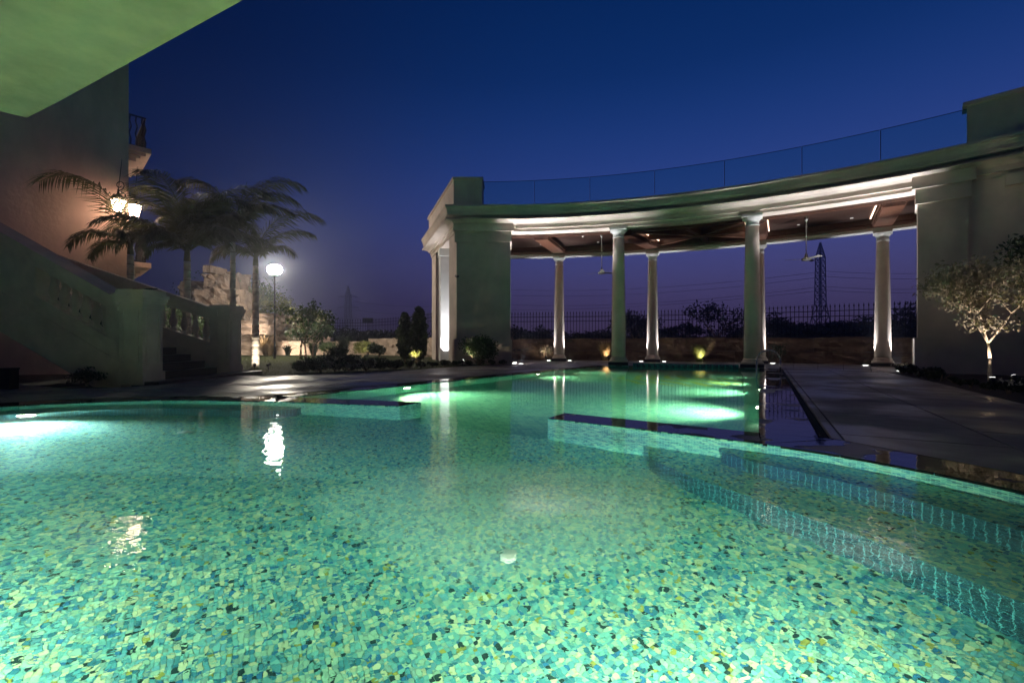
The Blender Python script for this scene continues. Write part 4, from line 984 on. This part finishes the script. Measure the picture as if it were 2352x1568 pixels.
# lawn side and the rock garden
x, y, _ = at(705, 0, 12.9); tree('sapling', x, y, 1.75, 1.0, 'thin bare stemmed sapling at the left end of the flower bed', 'leaf', 'bark', 900, .05, .03, 3, .45, 'tree', cl=.22)
garden_spot(*at(585, 0, 13.9)[:2], -.02, -8.45, 15.0, .5, 220, 'spotlight aimed up the trunk of the rightmost palm', (1, .88, .72), 46, False)
garden_spot(*at(617, 0, 14.0)[:2], -.02, -7.6, 16.5, .8, .2, 'second black spotlight on the lawn right of the lit palm trunk', W, 50, False)
def rockwall(pts, h, thick, name, label, cat='stone wall', n=5, z=0, m='rock'):
    """rough dressed stones, each stone one part"""
    t = thing(name, label, cat, (*pts[0], z))
    P = resample(pts, max(2, int(sum(math.hypot(b_[0]-a_[0], b_[1]-a_[1]) for a_, b_ in zip(pts[:-1], pts[1:]))/1.5)))
    for i in range(len(P)-1):
        a_, c_ = P[i], P[i+1]; d = (c_-a_).normalized(); nn = Vector((-d.y, d.x)); L_ = (c_-a_).length; z0 = z-.03
        rows = max(1, round(h/.5)); 
        for r_ in range(rows):
            off = (.35 if r_ % 2 else 0)
            z1 = z0+(h/rows)*(1+random.uniform(-.06, .06)) if r_ < rows-1 else z+h*(1+random.uniform(-.02, .05))
            m0 = a_+d*(off*.5 if i == 0 else off-.0); m1 = c_+d*(off if i < len(P)-2 else 0)
            if r_ % 2 and i == 0: m0 = a_
            me = bpy.data.meshes.new('stone'); bm = bmesh.new(); bmesh.ops.create_cube(bm, size=1); bmesh.ops.subdivide_edges(bm, edges=bm.edges, cuts=2, use_grid_fill=True)
            LL = (m1-m0).length-.02; tk = thick*random.uniform(.9, 1.1); ctr = (m0+m1)/2
            for v in bm.verts:
                x_, y_, z_ = v.co; jx = random.uniform(-.04, .04)
                q_ = ctr+d*(x_*LL)+nn*(y_*tk+jx*(abs(y_) > .4)*2); v.co = (q_.x, q_.y, (z0+z1)/2+z_*(z1-z0-.012)+ (random.uniform(-.02, .03) if r_ == rows-1 and z_ > .4 else 0))
            bm.to_mesh(me); bm.free(); me.materials.append(M[m]); o = bpy.data.objects.new('stone', me); C.objects.link(o); o.parent = t; o.matrix_parent_inverse = Matrix.Translation(-t.location)
            z0 = z1
    return t
# boundary retaining walls
wallpts = [pol(24.6, a) for a in np.linspace(42, -3, 14)]
rockwall(wallpts, 1.0, .5, 'retaining_wall', 'rough brown stone wall behind the columns under the iron fence', m='rockdark')
rockwall([(-3.4, 24.9), (-6.2, 29), (-10, 32.4)], 1.08, .5, 'retaining_wall', 'rough stone wall at the back of the lawn left of the cypresses')
rockwall([(-10.2, 32.2), (-19, 31.2)], .92, .6, 'garden_wall', 'lit smooth low stone wall behind the spiky plant')
rockwall([(-13.2, 33.4), (-20, 32.6)], 1.35, .8, 'terrace_stones', 'second lit stone ledge above the low garden wall', 'stone ledge')
b = MB(); b.prism([(-9.9, 32.5), (-19.2, 31.6), (-26, 60), (4, 60), (-3, 25.4)], -.05, 0.86, bottom=False); struct(b.build('terrace_ground', M['soil']))
b = MB(); b.box((-17.0, 34.5, 1.6), (5.2, .6, 2.4), .04); b.box((-17.0, 34.5, 2.83), (5.4, .8, .10), .04)
tag(b.build('lit_garden_wall', M['rock']), 'pale wall block with a flat coping glaring in the garden floodlight', 'wall')
# rock mass with terrace house
t = thing('rock_outcrop', 'tall artificial rock outcrop with a brick topped chimney behind the palms', 'rock', at(500, 790, 27))
def blob(c, d, name, m, par, seed=0, amp=.25, sub=3):
    rs = random.Random(seed); me = bpy.data.meshes.new(name); bm = bmesh.new(); bmesh.ops.create_cube(bm, size=1); bmesh.ops.subdivide_edges(bm, edges=bm.edges, cuts=sub, use_grid_fill=True)
    for v in bm.verts:
        k_ = 1+rs.uniform(-amp, amp)*.5; v.co = (c[0]+v.co.x*d[0]*k_, c[1]+v.co.y*d[1]*k_, c[2]+v.co.z*d[2]*(1+rs.uniform(-amp, amp)*.3))
    bm.to_mesh(me); bm.free(); me.materials.append(m); o = bpy.data.objects.new(name, me); C.objects.link(o); o.parent = par; o.matrix_parent_inverse = Matrix.Translation(-par.location); return o
for k, (px, py, w_, h_, Y) in enumerate([(512, 700, 92, 66, 27), (510, 655, 50, 44, 28), (540, 665, 40, 70, 29), (495, 622, 16, 16, 27.5), (470, 672, 70, 46, 29), (600, 745, 90, 46, 30)]):
    c = at(px, py, Y); blob(c, (w_/1045*Y, 1.6, h_/1045*Y), 'rock', M['rockmid'], t, k, .30 if k != 3 else .05, 5)
garden_spot(*at(580, 0, 28)[:2], .9, *at(600, 740, 31.5), 480, 'floodlight in front of the pale garden wall', (1, .86, .70), 95)
garden_spot(*at(470, 0, 25)[:2], .9, *at(520, 700, 27), 80, 'floodlight below the rock outcrop', (1, .80, .62), 100)
garden_spot(*at(660, 0, 30)[:2], 0, *at(700, 795, 31.8), 260, 'floodlight in front of the low stone wall', (1, .80, .62), 120)
garden_spot(*at(752, 0, 27)[:2], 0, *at(760, 780, 29.8), 60, 'spotlight under the dark shrub at the back of the lawn', W, 80)
garden_spot(*at(845, 0, 25.5)[:2], 0, *at(840, 780, 27.4), 60, 'spotlight under the green shrub near the cypresses', (1, .9, .6), 80)
tuft('spiky_plant', *at(661, 0, 29.5)[:2], .85, 46, 'spiky agave like plant in front of the lit low wall', 'leaf_dark', .75, 'agave', width=.035)
for k, (px, Y, z, h, m, lab) in enumerate([(620, 29.0, 0, 1.0, 'dry', 'dry grass clump beside the lit palm trunk'), (610, 29.5, 0, 1.5, 'dry', 'taller dry grass left behind the lit palm trunk'), (688, 33, .9, .8, 'leaf_yellow', 'green grass tuft on the low stone wall'), (715, 33.2, .9, 1.0, 'dry', 'reddish grass clump on the low wall right of the green tuft'), (735, 33.4, .9, .8, 'dry', 'reddish grass clump at the right end of the low wall'),
                                           (720, 28.5, 0, 1.1, 'leaf_dark', 'dark grass clump right of the spiky plant'), (790, 28, 0, 1.4, 'leaf_dark', 'large dark grass clump in the middle of the lawn back edge')]):
    x, y, _ = at(px, 0, Y); tuft('ornamental_grass', x, y, h, 300, lab, m, .7, z=z, width=.014)
for px, Y, w_, h, m, lab in [(752, 28.2, .6, 1.0, 'leaf', 'leafy shrub lit from below in the middle of the back lawn'), (832, 26.5, .8, .85, 'leaf_yellow', 'flat topped shrub lit yellow green left of the cypresses'), (870, 25.8, .6, .8, 'leaf_dark', 'unlit shrub between the flat topped shrub and the cypresses')]:
    x, y, _ = at(px, 0, Y); shrub('shrub', x, y, w_, h, lab, m, 1300, .06)
for args in [(580, 30.5, 4.9, 1.0, 'leaf_yellow', 'yellow green tree lit by the street lamp behind the palms', 3, 3600), (548, 31.5, 6.2, 1.1, 'leaf', 'tall airy tree behind the second palm trunk', 4, 3200), (612, 32, 2.9, 1.0, 'leaf', 'small weeping tree under the street lamp', 6, 1600),
             (350, 24, 3.6, 1.2, 'leaf', 'broad dark tree between villa and palms', 8, 2600), (405, 26, 3.6, 1.2, 'leaf', 'bushy tree behind the middle palm trunk', 11, 2400), (455, 23, 2.6, 1.3, 'leaf', 'low olive green tree below the rock outcrop', 12, 2200),
             (720, 24, 2.3, 1.3, 'leaf', 'small leafy tree at the back of the lawn left of the pylon', 14, 1400), (690, 25, 2.9, .9, 'leaf_yellow', 'thin feathery tree right of the street lamp', 15, 700)]:
    px, Y, h, w_, m, lab, sd_, n_ = args; x, y, _ = at(px, 0, Y); tree('garden_tree', x, y, h, w_, lab, m, 'bark', n_, .085, .06, sd_, .3, 'tree', 'garden trees behind the lawn', spread=.7, cl=.34, z=0)
# under the stair
x, y, _ = at(120, 0, 14.6); garden_spot(x, y, .0, x+.8, y-1.8, .9, 14, 'glowing spotlight on a spike beside the path under the stair', (1, .75, .48), 120)
x, y, _ = at(40, 0, 19); garden_spot(x, y, .0, x-.5, y-3, .6, 10, 'left of two small far lights under the stair', W, 150)
x, y, _ = at(66, 0, 20); garden_spot(x, y, .0, x-.5, y-3, .6, 6, 'right of two small far lights under the stair', W, 150)
x, y, _ = at(135, 0, 19.5); shrub('shrub', x, y, .8, 1.1, 'bare stemmed shrub lit from below under the stair', 'leaf_pale', 600, .05, stems=14); garden_spot(x-.3, y-1.0, 0, x, y+.3, .8, 60, 'spotlight at the foot of the bare stemmed shrub under the stair', W, 90)
x, y, _ = at(175, 0, 13.2); tuft('ornamental_grass', x, y, .6, 60, 'thin reddish plant at the foot of the stair wall', 'dry', .5)
x, y, _ = at(200, 0, 8.75); shrub('shrub', x, y, .35, .32, 'low dark shrub in the bed before the stair wall', 'leaf_dark', 500, .03)
point('lamp', (x-9, 16, 1.3), 60, (1, .62, .38), .1, villa)  # bare point light added to brighten the path, no fixture built for it
b = MB(); b.box((-8.78, 7.95, .17), (.16, .16, .34)); b.box((-8.78, 7.95, .355), (.18, .18, .03)); tag(b.build('bollard', M['black']), 'short black square bollard at the left edge of the deck', 'bollard')

# street lamp
x, y, z = at(631, 620, 24.0)
t = thing('street_lamp', 'tall black garden lamp post with a glaring round head', 'street lamp', (x, y, 0))
b = MB(); b.path([(x, y, -.03), (x, y, .5), (x, y, z-.35)], [.07, .045, .035], 10); b.build('pole', M['iron'], t)
b = MB(); b.lathe([(.05, -.36), (.14, -.30), (.16, -.25)], (x, y, z), 16); b.build('collar', M['iron'], t)
b = MB(); b.lathe([(.12, -.26), (.25, -.18), (.34, -.05), (.36, .06), (.29, .19), (.18, .25), (.02, .28)], (x, y, z), 24); b.build('globe', M['e_street'], t, True)

# ------------------------------------------------------------------ fences
def fence(pts, tip, zb, label, spacing=.155):
    t = thing('iron_fence', label, 'fence', (*pts[0], 0)); n = int(sum(math.hypot(b_[0]-a_[0], b_[1]-a_[1]) for a_, b_ in zip(pts[:-1], pts[1:]))/spacing); P = resample(pts, n)
    b = MB(); h = tip-zb; b.tube((0, 0, 0), (0, 0, h-.16), .013, n=5); b.lathe([(.012, h-.16), (.028, h-.12), (.012, h-.06), (.001, h)], n=5); me = None
    print('pickets', n)
    for p in P:
        if me is None: o = b.build('picket', M['iron']); me = o.data
        else: o = bpy.data.objects.new('picket', me); C.objects.link(o)
        o.parent = t; o.matrix_parent_inverse = Matrix.Translation(-t.location); o.location = (p.x, p.y, zb)
    for z in (tip-.30, tip-.52, zb+.18):
        b = MB(); b.path([(p.x, p.y, z) for p in P[::6]]+[(P[-1].x, P[-1].y, z)], [.016]*(len(P[::6])+1), 5); b.build('rail', M['iron'], t)
fence([pol(25.4, a) for a in np.linspace(43, 2, 16)], 2.42, .9, 'black iron spear fence behind the columns', .155)
fence([(-1.0, 23.2), (-4.2, 25.6), (-7, 30), (-10.6, 33.6), (-17, 35)], 2.60, .95, 'black iron spear fence beyond the lawn', .21)

# ------------------------------------------------------------------ beyond: trees, pylons, lines, far lights
far_specs = [(1185, 40, 2.6, 1.5), (1235, 45, 2.9, 1.6), (1330, 42, 2.4, 1.6), (1395, 45, 2.7, 1.5), (1455, 42, 4.4, 1.3), (1480, 46, 4.8, 1.2), (1560, 44, 3.3, 1.4), (1645, 38, 4.7, 1.5), (1790, 36, 3.9, 1.4), (1850, 40, 3.2, 1.5), (1935, 38, 3.6, 1.4),
             (1965, 34, 3.4, 1.4), (2005, 40, 3.4, 1.4), (2070, 38, 3.6, 1.3), (2100, 33, 4.3, 1.2), (1900, 32, 2.9, 1.6), (1710, 45, 2.8, 1.5), (1520, 48, 3.0, 1.5)]
pos_words = ['just right of the left pier', 'left of the first rear column', 'right of the first rear column', 'behind the first front column', 'taller, left of the second rear column', 'taller, directly behind the second rear column', 'low, right of the second rear column',
             'tallest and roundest in the middle of the fence', 'beside the second front column', 'under the right fan', 'left of the lattice pylon', 'right of the lattice pylon', 'left of the fourth rear column', 'right of the fourth rear column', 'tall, touching the right pier', 'low, at the foot of the lattice pylon', 'between the round tree and the second front column', 'thin, in the middle bay']
for k, (px, Y, h, w_) in enumerate(far_specs):
    x, y, _ = at(px, 0, Y); tree('far_tree', x, y, h, w_, 'black silhouetted tree beyond the fence, '+pos_words[k], 'leaf_far', 'bark', 1100, .14, .09, 20+k, .28, 'tree', 'silhouetted trees beyond the fence', spread=.75, cl=.36)
b = MB()
for k in range(240):
    px = random.uniform(560, 2250); Y = random.uniform(48, 70); x, y, _ = at(px, 0, Y)
    leaves(b, (x, y, random.uniform(.3, 1.4)), (2.2, 1.5, random.uniform(.8, 1.6)), 70, .26)
tag(b.build('undergrowth', M['leaf_far']), 'black scrub line beyond the fence', 'undergrowth', kind='stuff')
b = MB()
for k in range(26):
    x, y, _ = at(1760+k*14, 0, random.uniform(26, 33)); leaves(b, (x, y, random.uniform(.6, 1.5)), (1.2, .9, random.uniform(.5, .9)), 260, .12)
for k in range(22):
    x, y, _ = at(760+k*9, 0, random.uniform(37, 42)); leaves(b, (x, y, random.uniform(.6, 1.6)), (1.6, .9, random.uniform(.5, 1.0)), 220, .14)
tag(b.build('hedge_scrub', M['leaf_far']), 'black scrub close behind the iron fence', 'undergrowth', kind='stuff')

def pylon(x, y, H, w0, arms, label, rot=0, narrow=None):
    t = thing('pylon', label, 'pylon', (x, y, 0)); b = MB(); lv = narrow
    def wd(z):
        for (z0, a0), (z1, a1) in zip(lv[:-1], lv[1:]):
            if z0 <= z <= z1: return a0+(a1-a0)*(z-z0)/(z1-z0)
        return lv[-1][1]
    def cor(z): w_ = wd(z)/2; return [Vector((x, y, 0))+Vector((math.cos(rot+PI/4+k*PI/2)*w_*1.414, math.sin(rot+PI/4+k*PI/2)*w_*1.414, z)) for k in range(4)]
    zs = [z for z, _ in lv]; r = H*.0035
    full_ = []
    for z0, z1 in zip(zs[:-1], zs[1:]):
        n = max(1, int((z1-z0)/max(1.0, wd((z0+z1)/2)*1.0))); full_ += [z0+(z1-z0)*k/n for k in range(n)]
    full_.append(zs[-1])
    for k in range(4): b.path([tuple(cor(z)[k]) for z in full_], [r*1.3]*len(full_), 4)
    b.build('leg_frame', M['iron'], t)
    b = MB()
    for z0, z1 in zip(full_[:-1], full_[1:]):
        A, B = cor(z0), cor(z1)
        for k in range(4): b.tube(A[k], B[(k+1) % 4], r*.8, n=4, cap=False); b.tube(A[(k+1) % 4], B[k], r*.8, n=4, cap=False); b.tube(B[k], B[(k+1) % 4], r*.8, n=4, cap=False)
    b.build('bracing', M['iron'], t)
    for z, L_ in arms:
        b = MB(); d = Vector((math.cos(rot), math.sin(rot), 0)); c = Vector((x, y, z))
        b.tube(c-d*wd(z)/2, c+d*wd(z)/2, r, n=4)
        for s_ in (-1, 1):
            b.tube(c+d*s_*wd(z)/2, c+d*s_*L_, r, n=4); b.tube(c+d*s_*wd(z)/2+Vector((0, 0, H*.035)), c+d*s_*L_, r, n=4); b.tube(c+d*s_*L_, c+d*s_*L_-Vector((0, 0, H*.05)), r*.7, n=4)
        b.build('crossarm', M['iron'], t)
px_, py_, _ = at(800, 0, 240); pylon(px_, py_, 31, 6, [(13.5, 6.2), (19.5, 5.5), (25.2, 5.2)], 'small distant pylon with three crossarms left of the cypresses', 0, [(0, 7), (12, 3.0), (26, 2.2), (31, .2)])
pr_, pry, _ = at(1884, 0, 120); pylon(pr_, pry, 27.3, 4, [], 'tall lattice pylon seen through the right bay of the pavilion', .3, [(0, 5.2), (8, 2.6), (11.5, 1.8), (22.0, 1.55), (23.3, 1.55), (27.3, .12)])
b = MB(); x, y, z = at(845, 740, 90); b.path([(x, y, 0), (x, y, EYE+50/1045*90)], [.1, .07], 6); b.box((x, y, EYE+52/1045*90), (2.0, .4, 1.0)); tag(b.build('floodlight_mast', M['iron']), 'unlit floodlight mast right of the small distant pylon', 'mast')
# power lines, each span its own
def wire(p, q, sag, r, lab):
    pts = []; p = Vector(p); q = Vector(q)
    for k in range(17):
        f = k/16; v = p.lerp(q, f); v.z -= sag*4*f*(1-f); pts.append(tuple(v))
    b = MB(); b.path(pts, [r]*17, 4); o = b.build('power_line', M['iron']); tag(o, lab, 'power line', 'power lines between the pylons')
wn_ = ['uppermost', 'second', 'third', 'fourth', 'fifth', 'lowest']
for k, (yl, yr) in enumerate([(665, 625), (678, 637), (700, 659), (712, 668), (722, 700)]):
    wire(at(1168, yl, 170), at(1880, yr, 120), 2.0 if k < 3 else 1.4, .045, wn_[k]+' power line running left from the lattice pylon')
for k, (yl, yr) in enumerate([(622, 624), (634, 636), (657, 661), (666, 668)]):
    wire(at(1888, yl, 120), at(2200, yr, 110), .6, .045, wn_[k]+' power line running right from the lattice pylon')
for k, (yl, yr) in enumerate([(692, 704), (712, 722)]):
    wire(at(815, yl, 240), at(1000, yr, 200), 1.0, .07, wn_[k]+' power line running right from the small distant pylon')
for k, (px, py) in enumerate([(1624, 779), (2080, 776), (2094, 776), (1763, 776), (2050, 764), (1590, 779)]):
    x, y, z = at(px, py, 60); b = MB(); b.lathe([(.02, -.09), (.09, -.03), (.09, .03), (.02, .09)], (x, y, z), 8)
    b.tube((x, y, 0), (x, y, z-.08), .03, n=5)
    tag(b.build('distant_lamp', M['e_far']), 'tiny far lamp low beyond the fence '+['below the round tree', 'left of two by the right pier', 'right of two by the right pier', 'beside the second front column', 'just right of the fourth rear column', 'left of the round tree'][k], 'lamp', 'far lamps beyond the fence')
m_ = bpy.data.materials.new('glow_haze'); m_.use_nodes = True; n_ = m_.node_tree.nodes; n_.clear()  # scattering air added to imitate lens glow around the bright lamps
o_ = n_.new('ShaderNodeOutputMaterial'); q_ = n_.new('ShaderNodeVolumePrincipled'); q_.inputs['Color'].default_value = (.8, .85, 1, 1); q_.inputs['Density'].default_value = .0022; q_.inputs['Anisotropy'].default_value = .82
m_.node_tree.links.new(q_.outputs[0], o_.inputs['Volume'])
b = MB(); b.box((0, 150, 15.5), (800, 460, 35)); o = b.build('glow_haze', m_); tag(o, 'thin air volume added around the garden and pool to make the lamps glow', None, kind='stuff')
print('pavers', npav[0])
